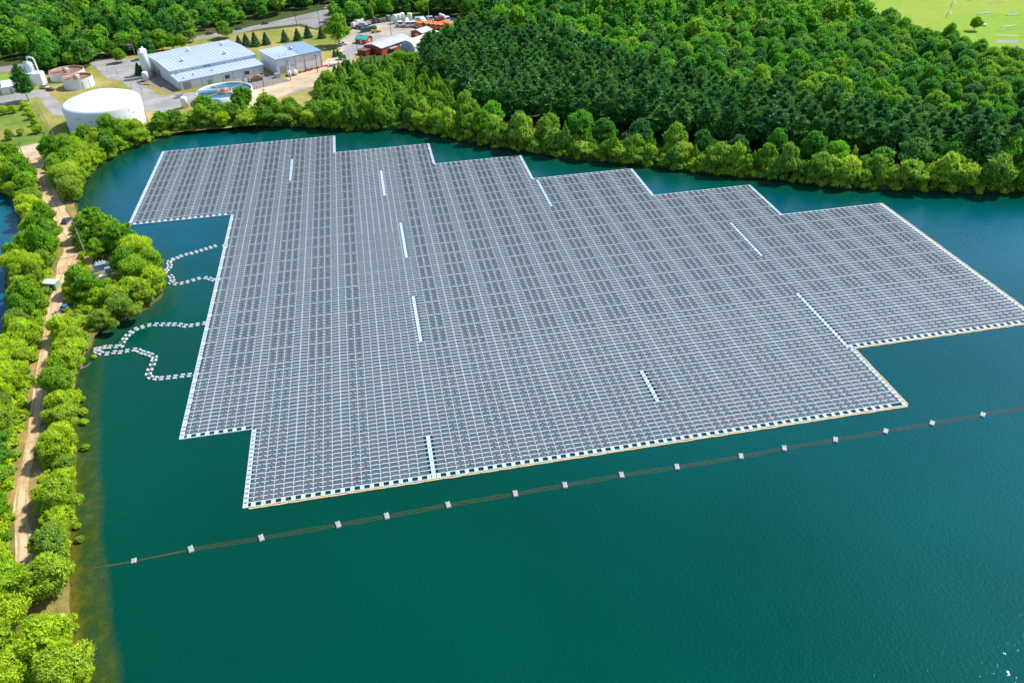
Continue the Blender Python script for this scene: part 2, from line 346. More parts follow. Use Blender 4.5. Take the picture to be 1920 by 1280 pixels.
sheet('concrete_apron', [(262,150),(300,142),(330,170),(322,176),(300,168),(280,160)], 6, mat('brick_apron', (.20,.15,.13), .9, noise=(.4,3), col2=(.27,.22,.2)), 'paved apron under the silos')
strip('dirt_track', [(57,300),(66,320),(72,335),(82,375),(91,410),(110,447),(120,470),(106,500),(100,545),(90,572),(85,600),(81,620),(78,654),(70,682),(65,720),(60,759),(55,800),(48,838),(40,880),(30,920),(26,960),(26,1014),(28,1071),(20,1130),(16,1172),(18,1233),(30,1290)],
      [(88,300),(91,330),(100,350),(114,375),(132,410),(148,447),(175,485),(165,515),(124,545),(116,572),(112,600),(108,620),(98,654),(95,682),(92,720),(83,759),(75,800),(64,838),(58,880),(54,920),(52,960),(64,1014),(56,1071),(58,1130),(44,1172),(40,1233),(66,1290)], 3, M_sand, 'sandy track along the causeway')
for sd in (-.85, .85):
    Lr, Rr = [], []
    T_ = [Vector(at(*p)) for p in [(74,312),(84,345),(98,380),(113,410),(130,447),(134,480),(115,535),(103,572),(98,600),(94,620),(87,654),(82,682),(78,720),(71,759),(65,800),(56,838),(49,880),(42,920),(39,960),(45,1014),(42,1071),(38,1130),(30,1172),(29,1233),(45,1290)]]
    for i in range(len(T_)):
        d_ = (T_[min(i+1, len(T_)-1)]-T_[max(i-1, 0)]).normalized(); n_ = Vector((-d_.y, d_.x)); c_ = T_[i]+n_*sd
        Lr.append(tuple(c_-n_*.24)); Rr.append(tuple(c_+n_*.24))
    sheet('track_rut', None, 4 if sd < 0 else 4.4, mat('rut_soil', (.50,.36,.22), .95, noise=(.8,4), col2=(.33,.23,.13)), 'worn wheel rut in the sandy track', xy=Lr+Rr[::-1], jitter=.06, step=2.0)
sheet('truck_yard', [(630,90),(653,57),(727,40),(760,38),(850,34),(905,44),(890,56),(850,75),(790,90),(713,84),(690,104),(650,98)], 4, M_gravel, 'gravel yard of parked trucks')
sheet('yard_track', [(632,110),(650,88),(710,66),(722,66),(700,78),(672,100),(650,120)], 8, M_asph, 'asphalt lane between barn and lawn', jitter=.1)
sheet('sports_field', [(1560,-40),(1592,0),(1604,18),(1640,34),(1720,52),(1800,78),(1860,98),(1940,130),(2100,150),(2100,-60)], 1, M_field, 'bright green sports field')
sheet('parking_patch', [(1868,75),(1910,76),(1910,81),(1866,80)], 2, M_asph, 'narrow parking bay beside the sports field', jitter=.05)
sheet('parking_bay', [(1880,89),(1918,89),(1930,100),(1890,100)], 2, M_asph, 'parking bay nearest the trees', jitter=.05)
sheet('yard_grass', [(700,30),(740,18),(790,20),(800,30),(760,38),(720,42)], 5, patchy('bright_grass', [(.05,.14,.02),(.09,.20,.025),(.13,.23,.03)], .05, .4), 'bright grass behind the white silos')
for i, (x0, y0, x1, y1) in enumerate([(1868,66,1910,67)]):
    a = Vector(at(x0,y0)); b = Vector(at(x1,y1)); n = (b-a).normalized(); q = Vector((-n.y, n.x))*.25
    sheet('field_line', None, 3, M_line, 'white line on the sports field', xy=[tuple(a-q), tuple(b-q), tuple(b+q), tuple(a+q)], jitter=0, step=500)

# ------------------------------------------------------------------ floating solar array
DX, DY, X0, Y0 = 0.01703*120, 0.0116*120, -0.3032*120, 1.0084*120
LX = {1:0, 2:74, 3:101, 4:83, 5:65, 6:46, 7:29, 8:10, 9:-25, 10:-8}
LY = {0:0, 1:17, 2:71, 3:89, 4:107, 5:124, 6:140, 7:154, 8:104, 9:18}
def in_array(c, r):
    if r < 0 or r >= 154: return False
    if r < LY[9]: lo = 0
    elif r < LY[8]: lo = -8
    else: lo = -25
    hi = 74 if r < 17 else 101 if r < 71 else 83 if r < 89 else 65 if r < 107 else 46 if r < 124 else 29 if r < 140 else 10
    return lo <= c < hi
WALKS = [(1,122,138),(18,106,123),(20,37,54),(20,71,89),(19,0,10),(46,10,19),(46,89,106),(73,53,70),(73,17,37)]
def is_walk(c, r): return any(c == w[0] and w[1] <= r < w[2] for w in WALKS)
arr = thing('floating_solar_array', 'huge stepped raft of grey solar panels floating on the pond', 'solar array', (0,0,0))
M_hdpe = mat('white_float_plastic', (.42,.50,.56), .5, noise=(1.2, 3), col2=(.50,.57,.61))
M_hdpe2 = mat('grey_blue_float_plastic', (.46,.56,.60), .5)
M_frame = mat('aluminium_frame', (.44,.47,.49), .4, metal=.2)
M_boom = mat('orange_boom_plastic', (.74,.50,.20), .6, noise=(.7, 3), col2=(.80,.62,.36))
def cell_mat():
    m = bpy.data.materials.new('solar_cells'); m.use_nodes = True; nt = m.node_tree; b = nt.nodes['Principled BSDF']; L = nt.links
    g = nt.nodes.new('ShaderNodeNewGeometry'); mp = nt.nodes.new('ShaderNodeVectorMath'); mp.operation = 'DIVIDE'; mp.inputs[1].default_value = (DX, DY, 10)
    fl = nt.nodes.new('ShaderNodeVectorMath'); fl.operation = 'FLOOR'; wn = nt.nodes.new('ShaderNodeTexWhiteNoise'); wn.noise_dimensions = '2D'
    off = nt.nodes.new('ShaderNodeVectorMath'); off.operation = 'SUBTRACT'; off.inputs[1].default_value = (X0, Y0, 0)
    L.new(g.outputs['Position'], off.inputs[0]); L.new(off.outputs[0], mp.inputs[0]); L.new(mp.outputs[0], fl.inputs[0]); L.new(fl.outputs[0], wn.inputs['Vector'])
    r = nt.nodes.new('ShaderNodeValToRGB'); e = r.color_ramp.elements; e[0].color = (.050,.082,.095,1); e[1].color = (.085,.096,.096,1); k = e.new(.5); k.color = (.064,.092,.104,1)
    k = e.new(.8); k.color = (.095,.094,.088,1)
    L.new(wn.outputs['Value'], r.inputs['Fac']); L.new(r.outputs['Color'], b.inputs['Base Color'])
    b.inputs['Roughness'].default_value = .28; b.inputs['Specular IOR Level'].default_value = .5; b.inputs['IOR'].default_value = 1.5
    return m
M_cell = cell_mat()
# one panel: 1.97 x 0.96 m, tilted away from the camera, silver frame round dark glass
def panel_mb():
    w, d, t, fr = 1.92, .985, .035, .028; a = math.radians(10.5); ca, sa = math.cos(a), math.sin(a)
    def P(x, y, z): return (x, y*ca+z*sa, .38-y*sa+z*ca)
    x0, x1 = -w/2, w/2
    b = MB()
    o = [P(x0,0,0),P(x1,0,0),P(x1,d,0),P(x0,d,0)]; t_ = [P(x0,0,t),P(x1,0,t),P(x1,d,t),P(x0,d,t)]
    i_ = [P(x0+fr,fr,t),P(x1-fr,fr,t),P(x1-fr,d-fr,t),P(x0+fr,d-fr,t)]
    b.add(o+t_+i_, [(3,2,1,0),(0,1,5,4),(1,2,6,5),(2,3,7,6),(3,0,4,7),(4,5,9,8),(5,6,10,9),(6,7,11,10),(7,4,8,11)], 1)
    b.add(i_, [(0,1,2,3)], 0); return b
def tile(proto, offs):           # repeat a proto mesh at many offsets, fast
    V = np.array(proto.v); n = len(V); F = proto.f; k = len(F[0])
    O = np.asarray(offs); VV = (V[None]+O[:,None,:]).reshape(-1, 3)
    FF = (np.array(F)[None]+(np.arange(len(O))*n)[:,None,None]).reshape(-1, k)
    return VV, FF, np.tile(np.array(proto.m), len(O))
def tile_mesh(name, parts, mats):   # parts: [(proto, offs)], quads only
    Vs, Fs, Ms, o = [], [], [], 0
    for pr, of in parts:
        if len(of) == 0: continue
        v, f, m = tile(pr, of); Vs.append(v); Fs.append(f+o); Ms.append(m); o += len(v)
    me = bpy.data.meshes.new(name); fill_mesh(me, np.concatenate(Vs), np.concatenate(Fs))
    for m in mats: me.materials.append(m)
    me.polygons.foreach_set('material_index', np.concatenate(Ms).astype(np.int32)); return me
cells = [(c, r) for r in range(0, 154) for c in range(-25, 101) if in_array(c, r)]
def edge(c, r): return not (in_array(c-1,r) and in_array(c+1,r) and in_array(c,r-1) and in_array(c,r+1) and in_array(c-1,r-1) and in_array(c+1,r-1) and in_array(c-1,r+1) and in_array(c+1,r+1))
panels, ring = [], []
for c, r in cells:
    left = not in_array(c-1, r); right = not in_array(c+1, r); bot = not in_array(c, r-1); top = not in_array(c, r+1)
    if left or right or bot or top: ring.append((c, r, left, right, bot, top))
    if bot or is_walk(c, r): continue
    panels.append((c, r, left, right))
def ppos(c, r, dx=0): return (X0+(c+.5)*DX+dx, Y0+r*DY+.15, 0.)
offs = []
for c, r, lf, rt in panels:
    dx = .85 if lf else (-.85 if rt else 0)
    offs.append((ppos(c, r, dx*0), lf, rt, c, r))
pm = panel_mb()
full = [(p[0], p[3], p[4]) for p in offs if not (p[1] or p[2])]
def short_panel():     # nothing is cut: side columns stay open for the walkway
    return None
full.sort(key=lambda t: -ppm(t[0][0], t[0][1]))
near, rest = full[:100], full[100:]
pme = tile_mesh('solar_panel', [(pm, [(0,0,0)])], [M_cell, M_frame])
for p, c, r in near:
    q = link('solar_panel', pme, arr); q.location = p
q = link('solar_panels', tile_mesh('solar_panels', [(pm, [p for p, c, r in rest])], [M_cell, M_frame]), arr); q['kind'] = 'stuff'
# main floats under each panel
mf = MB().box(-.40, .40, -.115, .80, -.12, .17, 0)
fme = tile_mesh('panel_float', [(mf, [(0,0,0)])], [M_hdpe2])
for p, c, r in near:
    q = link('panel_float', fme, arr); q.location = p
q = link('panel_floats', tile_mesh('panel_floats', [(mf, [p for p, c, r in rest])], [M_hdpe2]), arr); q['kind'] = 'stuff'
# white connecting floats: a bar along the far side of every row, some middles left out
joint = MB().box(-.76, .76, 1.15, 1.385, -.05, .255, 0); mid = MB().box(-.262, .262, 1.155, 1.38, -.05, .25, 0); joint_s = MB().box(-.55, .55, 1.15, 1.385, -.05, .255, 0); mid_s = MB().box(-.472, .472, 1.155, 1.38, -.05, .25, 0)
fill = MB().box(-.30, .30, -.005, .34, -.05, .27, 1)
line = MB().box(-DX/2, DX/2, 1.10, 1.389, -.05, .27, 0); Ln = []; stem = MB().add([(-.06,.0,.30),(.06,.0,.30),(.06,1.085,.13),(-.06,1.085,.13),(-.06,.0,.39),(.06,.0,.39),(.06,1.085,.20),(-.06,1.085,.20)], [(3,2,1,0),(4,5,6,7),(0,1,5,4),(1,2,6,5),(2,3,7,6),(3,0,4,7)], 0); St = []
J, Mm, Fl = [], [], []; J2, M2 = [], []
for c, r in cells:
    bx, by = X0+c*DX, Y0+r*DY
    per = 3 if r < 34 else 5
    if in_array(c-1, r) and not (in_array(c, r+1) is False): (J if r < 34 else J2).append((bx, by, 0))
    if not (c % 5 in (1,2,3) and r % per != 0 and not 13 <= c <= 21): (Mm if r < 34 else M2).append((bx+DX/2, by, 0))
    if in_array(c-1, r) and in_array(c, r-1) and not is_walk(c, r) and not is_walk(c-1, r): St.append((bx, by+.12, 0))
    if r % per == 0 and in_array(c, r+1) and r > 20 and not is_walk(c, r): Ln.append((bx+DX/2, by, 0))
    if c % 5 == 0 and in_array(c-1, r) and r > 12: Fl.append((bx, by+.02, 0))
    elif 13 < c < 20 and r > 84 and in_array(c-1, r): Fl.append((bx, by+.02, 0))
J.sort(key=lambda t: -ppm(t[0], t[1]+1.2))
jm = tile_mesh('connecting_float', [(joint, [(0,0,0)])], [M_hdpe])
for p in J[:100]:
    q = link('connecting_float', jm, arr); q.location = p
q = link('connecting_floats', tile_mesh('connecting_floats', [(joint, J[100:]), (mid, Mm), (joint_s, J2), (mid_s, M2), (fill, Fl), (line, Ln), (stem, St)], [M_hdpe, mat('dull_joint', (.42,.50,.58), .5)]), arr); q['kind'] = 'stuff'
# walkway squares (edges and inner service lanes)
sq = MB().cbox(-.44, .44, .03, 1.10, -.1, .30, .04, 0); dot = MB().box(-.07, .07, .5, .64, .301, .33, 1)
side = []
for c, r in cells:
    cx, by = X0+(c+.5)*DX, Y0+r*DY
    lf, rt, bot, top = not in_array(c-1,r), not in_array(c+1,r), not in_array(c,r-1), not in_array(c,r+1)
    if lf: side.append((cx-DX/2+.50, by, 0))
    if rt: side.append((cx+DX/2-.50, by, 0))
    if is_walk(c, r): side.append((cx, by, 0))
    if bot and not lf and not rt: side.append((cx-DX/2, by, 0))
    if top and not lf and not rt: side.append((cx-DX/2, by+.1, 0))
side.sort(key=lambda t: -ppm(t[0], t[1]))
sqm = tile_mesh('walkway_float', [(sq, [(0,0,0)]), (dot, [(0,0,0)])], [M_hdpe, mat('dark_cleat', (.05,.05,.06), .6)])
for p in side[:100]:
    q = link('walkway_float', sqm, arr); q.location = p
q = link('walkway_floats', tile_mesh('walkway_floats', [(sq, side[100:]), (dot, side[100:])], [M_hdpe, MATS['dark_cleat']]), arr); q['kind'] = 'stuff'
# white perimeter bars and panels beside the side walkways
barx = MB().box(-DX/2, DX/2, -.16, .05, -.05, .27, 0); bary = MB().box(-.05, .05, 0, DY, -.05, .272, 0)
half = MB()
w2 = .95
ox, oy = [], []
hp = []
for c, r in cells:
    cx, by = X0+(c+.5)*DX, Y0+r*DY
    lf, rt, bot, top = not in_array(c-1,r), not in_array(c+1,r), not in_array(c,r-1), not in_array(c,r+1)
    if bot: ox.append((cx, by, 0))
    if top: ox.append((cx, by+DY, 0))
    if lf: oy.append((cx-DX/2, by, 0))
    if rt: oy.append((cx+DX/2, by, 0))
    if (lf or rt) and not bot: hp.append((cx+(.62 if lf else -.62), by+.15, 0))
q = link('edge_bar', tile_mesh('edge_bar', [(barx, ox), (bary, oy)], [M_hdpe]), arr)
pmh = panel_mb(); pmh.v = [(x*.36, y, z) for x, y, z in pmh.v]
q = link('edge_panels', tile_mesh('edge_panels', [(pmh, hp)], [M_cell, M_frame]), arr); q['kind'] = 'stuff'
# orange silt boom along the near edges
def boom(x0, y0, x1, y1, name='silt_boom'):
    a, b = Vector((x0, y0, .12)), Vector((x1, y1, .12)); n = max(1, round((b-a).length/4.1)); rnd = random.Random(int(x0*7+y0)); d = (b-a).normalized()
    mb = MB()
    for k in range(n):
        p, q2 = a.lerp(b, k/n), a.lerp(b, (k+1)/n); nn = Vector((d.y, -d.x, 0))*.1
        mb.tube([p+d*.05, p+d*.3+nn*rnd.uniform(0,1), p.lerp(q2,.5)+nn*rnd.uniform(0,2), q2-d*.3+nn*rnd.uniform(0,1), q2-d*.05], .18, 7)
    return mb.build(name, M_boom, arr)
gx = lambda c: X0+c*DX
gy = lambda r: Y0+r*DY
boom(gx(0)+1.2, gy(0)-.42, gx(74), gy(0)-.42)
boom(gx(74)+.32, gy(0), gx(74)+.32, gy(17)-.4)
boom(gx(74)+.5, gy(17)-.42, gx(101), gy(17)-.42)
boom(gx(101)+.32, gy(17), gx(101)+.32, gy(71))

# ------------------------------------------------------------------ cable float chains
def chain(pxs, label, gap_first=False):
    P = [Vector((*at(x, y, 0), 0)) for x, y in pxs]
    t = thing('cable_float_chain', label, 'float chain', tuple(P[0]), 0, 'chains of white floats carrying cables to the shore')
    c = MB().tube([p-P[0]+Vector((0,0,.16)) for p in P], .07, 6); c.build('cable', mat('grey_cable', (.22,.22,.23), .7), t)
    for i, p in enumerate(P):
        d = (P[min(i+1, len(P)-1)]-P[max(i-1, 0)]).normalized(); a = math.atan2(d.y, d.x)
        o = link('cable_float', CF, t); o.location = p-P[0]; o.rotation_euler = (0, 0, a+random.Random(i*3+7).uniform(-.15,.15))
    return t
cf = MB().cbox(-.5, .5, .32, .80, -.1, .3, .05, 0).cbox(-.5, .5, -.80, -.32, -.1, .3, .05, 0).box(-.3, .3, -.32, .32, .0, .16, 1).box(-.07,.07,-.33,.33,.16,.24,2)
CF = cf.mesh('cable_float', [M_hdpe, mat('float_tray', (.20,.19,.18), .7), mat('cable_conduit', (.38,.33,.28), .6)])
s = 9.143; q1 = lambda L: [(300+x/s, 420+y/s) for x, y in L]
chain(q1([(1150,372),(1095,382)]), 'stub of two white floats just off the raft, beyond the gap')
chain(q1([(950,385),(870,410),(790,435),(710,460),(625,485),(540,510),(455,530),(365,555),(305,585),(225,610),(165,645),(155,680),(170,715),(160,755),(120,795),(85,835)]), 'white cable floats in the chain nearest the notch of the raft')
chain(q1([(1030,960),(970,962),(910,965),(850,945),(780,930),(670,940),(575,970),(475,1000),(370,1025),(265,1035),(190,1015),(215,975),(205,930),(175,895)]), 'short wavy chain of white floats ending at the headland')
s = 7.385; q2 = lambda L: [(160+x/s, 580+y/s) for x, y in L]
chain(q2([(1650,200),(1555,215),(1465,230),(1380,235),(1310,220),(1230,215),(1150,215),(1065,215),(975,215),(885,225),(795,250),(710,275),(640,320),(585,365),(545,415),(515,465),(500,510),(430,520),(340,525),(270,530),(200,550),(140,560)]), 'long arched chain of white floats above the S-shaped one')
chain(q2([(1530,905),(1440,915),(1345,925),(1245,940),(1150,950),(1055,960),(975,960),(905,945),(875,900),(895,840),(930,770),(950,710),(960,670),(905,635),(850,615),(790,600),(740,575),(680,565),(580,580),(485,600),(400,600),(300,620),(215,610),(160,590)]), 'S-shaped chain of white floats nearest the camera')

# mooring floats and ropes
rope_px = [(170,1066),(251,1052),(358,1030),(490,1009),(634,984),(725,968),(840,947),(966,926),(1059,910),(1165,891),(1269,876),(1389,856),(1470,841),(1566,825),(1660,809),(1747,794),(1842,778),(1990,752)]
fang = [0,0,.25,.2,.15,.05,0,-.12,-.18,-.2,-.3,-.42,-.5,-.65,-.85,-.9,-1.0,0]
R = MB()
for off in (-.42, .02, .42):
    pts = []
    for i in range(len(rope_px)-1):
        a = Vector((*at(*rope_px[i], 0), 0)); b = Vector((*at(*rope_px[i+1], 0), 0)); nrm = Vector((-(b-a).y, (b-a).x, 0)).normalized()
        for k in range(6):
            t = k/6; sp = .8+.35*math.sin(math.pi*t)
            w = math.sin(i*1.1+k*.9+off*4)*.035
            pts.append(a.lerp(b, t)+nrm*(off*sp*(1 if i > 1 else .3)+w)+Vector((0, 0, .012+.012*math.sin(k*2.+off*5))))
    R.tube(pts, .06, 5)
o = R.build('mooring_rope', mat('rusty_rope', (.13,.07,.02), .8, noise=(.8,3), col2=(.05,.07,.03))); tag(o, 'rust-brown mooring lines lying on the water between the small floats', 'rope')
fl = MB().cbox(-.62, .62, -1.0, 1.0, -.1, .38, .14, 0).box(-.5, .5, -.04, .04, .381, .40, 1).box(-.12,.12,.6,.78,.381,.46,1)
FLM = fl.mesh('mooring_float', [mat('weathered_grey_plastic', (.28,.29,.32), .6, noise=(2.5,3), col2=(.38,.39,.42)), mat('float_seam', (.16,.16,.17), .7)])
pos = rope_px[1:-1]
for i, (x, y) in enumerate(pos):
    o = link('mooring_float', FLM); gxy = at(x, y, 0); o.location = (gxy[0], gxy[1], .0); o.rotation_euler = (0, 0, fang[i+1]+.1); o.scale = (.82,.86,1)
    if i == 0: o.scale = (.8, .6, 1)
    lab = 'leftmost and smallest grey float on the mooring line' if i == 0 else 'rightmost grey float on the mooring line' if i == len(pos)-1 else 'grey mooring float, %s from the left on the mooring line' % ordinal(i+1)
    tag(o, lab, 'mooring float', 'grey floats along the mooring line')

# ------------------------------------------------------------------ buildings of the water works
M_wall = mat('white_cladding', (.64,.66,.69), .6, noise=(.2,3), col2=(.70,.71,.73))
M_wall2 = mat('dark_trim', (.20,.23,.26), .6)
M_roof = mat('pale_blue_roof', (.38,.46,.59), .45, noise=(.06,5), col2=(.44,.52,.63))
M_roof2 = mat('blue_roof', (.22,.34,.56), .45)
M_door = mat('shutter_grey', (.33,.31,.29), .6)
M_white = mat('white_paint', (.68,.70,.73), .45, noise=(.08,2), col2=(.73,.74,.76))
M_pipe = mat('pipe_white', (.75,.77,.78), .4)
M_glass = mat('window_glass', (.04,.06,.08), .1)
M_dark = mat('black_rubber', (.02,.02,.02), .8)
OX, OY = at(240+785/8, 60+875/8)
ANG = math.atan2(.449, .893)
def loc_to_world(x, y): return (OX+x*math.cos(ANG)-y*math.sin(ANG), OY+x*math.sin(ANG)+y*math.cos(ANG))
hall = thing('treatment_hall', 'long white hall with pale blue roof and lean-to', 'building', (OX, OY, GZ), ANG)
b = MB()
b.box(0, 45.5, 10.7, 51, 0, 6.9); b.add([(0,10.7,6.9),(0,30.8,7.9),(0,51,6.9),(45.5,10.7,6.9),(45.5,30.8,7.9),(45.5,51,6.9)], [(0,1,2),(3,5,4)])
b.build('wall', M_wall, hall)
b = MB(); b.extr([(0,0),(1,0),(1,1)], 0, 0) if False else None
def roof_slab(x0, x1, y0, y1, z0, z1, th=.22, mi=0):
    return MB().add([(x0,y0,z0),(x1,y0,z0),(x1,y1,z1),(x0,y1,z1),(x0,y0,z0-th),(x1,y0,z0-th),(x1,y1,z1-th),(x0,y1,z1-th)],
                    [(0,1,2,3),(7,6,5,4),(0,4,5,1),(1,5,6,2),(2,6,7,3),(3,7,4,0)], mi)
def seams(mb, x0, x1, y0, y1, z0, z1, n, mi=1):
    for i in range(n+1):
        x = x0+(x1-x0)*i/n
        mb.add([(x-.05,y0,z0+.02),(x+.05,y0,z0+.02),(x+.05,y1,z1+.02),(x-.05,y1,z1+.02),(x-.05,y0,z0+.10),(x+.05,y0,z0+.10),(x+.05,y1,z1+.10),(x-.05,y1,z1+.10)],
               [(3,2,1,0),(4,5,6,7),(0,1,5,4),(1,2,6,5),(2,3,7,6),(3,0,4,7)], mi)
    return mb
M_seam = mat('roof_seam', (.35,.43,.57), .5)
r1 = roof_slab(-.5, 46, 10.2, 30.8, 7.1, 8.15); seams(r1, -.3, 45.8, 10.2, 30.8, 7.1, 8.15, 24); rf = r1.build('roof', [M_roof, M_seam], hall)
r1 = roof_slab(-.5, 46, 30.81, 51.5, 8.15, 7.1); seams(r1, -.3, 45.8, 30.9, 51.5, 8.15, 7.1, 24); rf2 = r1.build('roof', [M_roof, M_seam], hall)
r1 = roof_slab(14, 24, 51.52, 53.5, 7.0, 6.85); r1.build('porch_roof', [M_roof, M_seam], hall)
MB().box(14.3, 23.7, 51.02, 53.2, 0, 6.55).build('porch_wall', M_wall, hall)
for x, y in ((10.5,22), (33,20.5), (19.5,39.5), (38,39)):
    z = 7.1+(y-10.2)*.051 if y < 30.8 else 8.15-(y-30.8)*.051
    MB().lathe([(.55,z),(.55,z+.5),(1.0,z+.55),(1.05,z+1.1),(.8,z+1.6),(.3,z+1.8)], x, y, 20).build('roof_vent', M_white, hall)
b = MB(); b.box(.0, 44.3, -.9, 10.69, 0, 4.2)
b.add([(0,-.9,4.2),(44.3,-.9,4.2),(44.3,10.69,4.2),(0,10.69,4.2),(0,10.69,5.2),(44.3,10.69,5.2)], [(0,4,3),(1,2,5),(3,4,5,2)]); b.build('lean_to_wall', M_wall, hall)
r1 = roof_slab(-.5, 44.7, -1.5, 10.68, 4.5, 5.5); seams(r1, -.3, 44.5, -1.5, 10.6, 4.5, 5.5, 22); r1.build('lean_to_roof', [M_roof, M_seam], hall)
g = MB()
for x in np.linspace(0.2, 44.0, 9): g.box(x-.08, x+.08, -1.02, -.905, 0, 4.2)
for x in np.linspace(.3, 45.2, 9): g.box(x-.07, x+.07, 10.58, 10.695, 5.7, 6.9)
g.build('downpipe', M_wall2, hall)
MB().box(-.55, 46.05, 10.05, 10.19, 6.8, 7.12).box(-.55, 44.75, -1.66, -1.51, 4.2, 4.52).build('gutter', mat('gutter', (.28,.36,.45), .5), hall)
MB().box(1.6, 5.2, -1.0, -.905, 0, 3.4).build('shutter_door', M_door, hall)
MB().box(14, 16, -1.0, -.905, 0, 2.3).build('door', M_door, hall)
MB().box(-.1, -.005, 30, 33, 0, 3.6).build('door', M_door, hall)
MB().box(17, 21, 10.6, 10.695, 5.75, 6.7).build('louvre', M_door, hall)
for x in (24.5, 35.0):
    f = MB().box(x-1.3, x+1.3, -1.0, -.905, 1.0, 2.8).build('window', M_wall2, hall); MB().box(x-1.15, x+1.15, -1.04, -1.003, 1.15, 2.65).build('pane', M_glass, f)
for x, y in ((3.4,1.5),(9.0,3.5),(2.5,9.2),(19,4.0)):
    z = 4.5+(y+1.5)*.082; MB().tube([(x,y,z-.1),(x,y,z+.9)], .16, 8).box(x-.5,x+.5,y-.3,y+.3,z-.1,z+.25).build('roof_vent', M_wall2, hall)
# annex
ax, ay = loc_to_world(48.4, -9.6)
annex = thing('works_annex', 'tall white box annex with blue roof right of the hall', 'building', (ax, ay, GZ), ANG)
b = MB().box(0, 25.6, 0, 22, 0, 7.6); b.add([(0,0,7.6),(25.6,0,7.6),(0,22,7.6),(25.6,22,7.6),(0,22,8.0),(25.6,22,8.0)], [(0,4,2),(1,3,5),(2,4,5,3)]); b.build('wall', M_wall, annex)
r1 = roof_slab(-.4, 13.5, -.4, 22.4, 7.9, 8.25); seams(r1, -.2, 13.4, -.4, 22.4, 7.9, 8.25, 7); r1.build('roof', [M_roof, M_seam], annex)
r1 = roof_slab(13.51, 26, -.4, 22.4, 7.9, 8.25); seams(r1, 13.6, 25.9, -.4, 22.4, 7.9, 8.25, 7); r1.build('roof', [M_roof2, M_roof], annex, 'darker blue half of the roof')
g = MB()
for x in (5.2, 10.3, 15.6, 25.2): g.box(x-.08, x+.08, -.14, -.005, 0, 7.6)
g.box(-.45, 26.05, -.56, -.405, 7.55, 7.93); g.build('downpipe', M_wall2, annex)
MB().box(1.4, 4.8, -.1, -.005, 0, 4.0).build('shutter_door', M_door, annex)
MB().box(7.6, 9.6, -.1, -.005, 3.2, 3.6).build('canopy', M_wall2, annex)
MB().lathe([(.8,8.1),(.8,8.7),(1.1,8.8),(.9,9.4),(.3,9.6)], 14, 12, 16).build('roof_vent', mat('grey_metal', (.42,.45,.47), .4, metal=.4), annex)
for x, y in ((3,2),(7,3.2),(15,6)): MB().tube([(x,y,7.8),(x,y,9.6)], .14, 8).build('flue', MATS['grey_metal'], annex)
# big white tank
def dome_prof(R, h, rise, n=10, sh=2.2):
    pr = [(R,0),(R,h)]
    for k in range(1, 6):
        a = math.pi/2*k/6; pr.append((R-sh+sh*math.cos(a), h+sh*.75*math.sin(a)))
    r0 = R-sh; z0 = h+sh*.75
    for k in range(n+1):
        t = k/n; pr.append((max(.05, r0*(1-t)), z0+(rise)*(1-(1-t)**2)))
    return pr
tx, ty = -116.8, 374.5
tk = thing('storage_tank', 'huge round white storage tank with domed top by the pond', 'tank', (tx, ty, GZ))
M_tank = mat('tank_white', (.66,.69,.74), .5, noise=(.25,6), col2=(.73,.75,.78))
MB().lathe(dome_prof(16.3, 9.4, 3.4), 0, 0, 96).build('shell', M_tank, tk)
g = MB()
for k in range(14):
    a = math.radians(-118+k*8+random.Random(k).uniform(-3,3)); z = random.Random(k+5).uniform(5.4, 8.0); g.box(-.01,.01,0,0,0,0) if False else None
    cx, cy = 16.33*math.cos(a), 16.33*math.sin(a); w = random.Random(k+9).uniform(.12,.3); tx_, ty_ = -math.sin(a)*w, math.cos(a)*w; hh = random.Random(k+2).uniform(.3,.8)
    g.add([(cx-tx_,cy-ty_,z),(cx+tx_,cy+ty_,z),(cx+tx_*.5,cy+ty_*.5,z+hh),(cx-tx_,cy-ty_,z+hh*.8)], [(0,1,2,3)])
g.build('rust_stain', mat('rust_brown', (.10,.08,.06), .9), tk)
g = MB()
for k in range(8):
    a = k*math.pi/4; g.tube([(-2.5+1.7*math.cos(a), 13+1.7*math.sin(a), 10.7), (-2.5+1.7*math.cos(a), 13+1.7*math.sin(a), 11.9)], .07, 6)
g.tube([(-2.5+1.7*math.cos(k*math.pi/8), 13+1.7*math.sin(k*math.pi/8), 11.9) for k in range(17)], .07, 6); g.box(-3.3,-1.7,12.3,13.7,10.4,11.2)
g.build('roof_railing', MATS['grey_metal'], tk)
g = MB().tube([(16.42*math.cos(2.6), 16.42*math.sin(2.6), 0), (16.42*math.cos(2.6), 16.42*math.sin(2.6), 9)], .25, 8); g.build('standpipe', M_pipe, tk)
# clarifier with blue water
M_pool = mat('clarifier_water', (.012,.13,.20), .08)
cl = thing('round_clarifier', 'large open round clarifier of blue water with central bridge', 'tank', (-67.2, 395.6, GZ))
MB().lathe([(13,0),(13,4.6),(12.5,4.6),(12.5,3.6)], 0, 0, 72, cap=False).build('shell', M_white, cl)
MB().lathe([(.01,3.8),(12.52,3.8)], 0, 0, 72, cap=False, sm=False).build('water_surface', M_pool, cl)
MB().box(-12.8, 2.0, -.7, .7, 4.3, 4.5).box(-12.8,2,-.75,-.68,4.5,5.3).box(-12.8,2,.68,.75,4.5,5.3).build('bridge', M_pipe, cl)
MB().lathe([(3.6,3.6),(3.6,4.5),(3.3,4.5),(3.3,4.0),(.4,4.0)], 0, 0, 32, cap=False).lathe([(1.6,4.0),(1.6,5.2),(.6,5.5)],0,0,20).build('centre_well', mat('rust_red', (.42,.16,.08), .8, noise=(.6,4), col2=(.55,.42,.34)), cl)
g = MB()
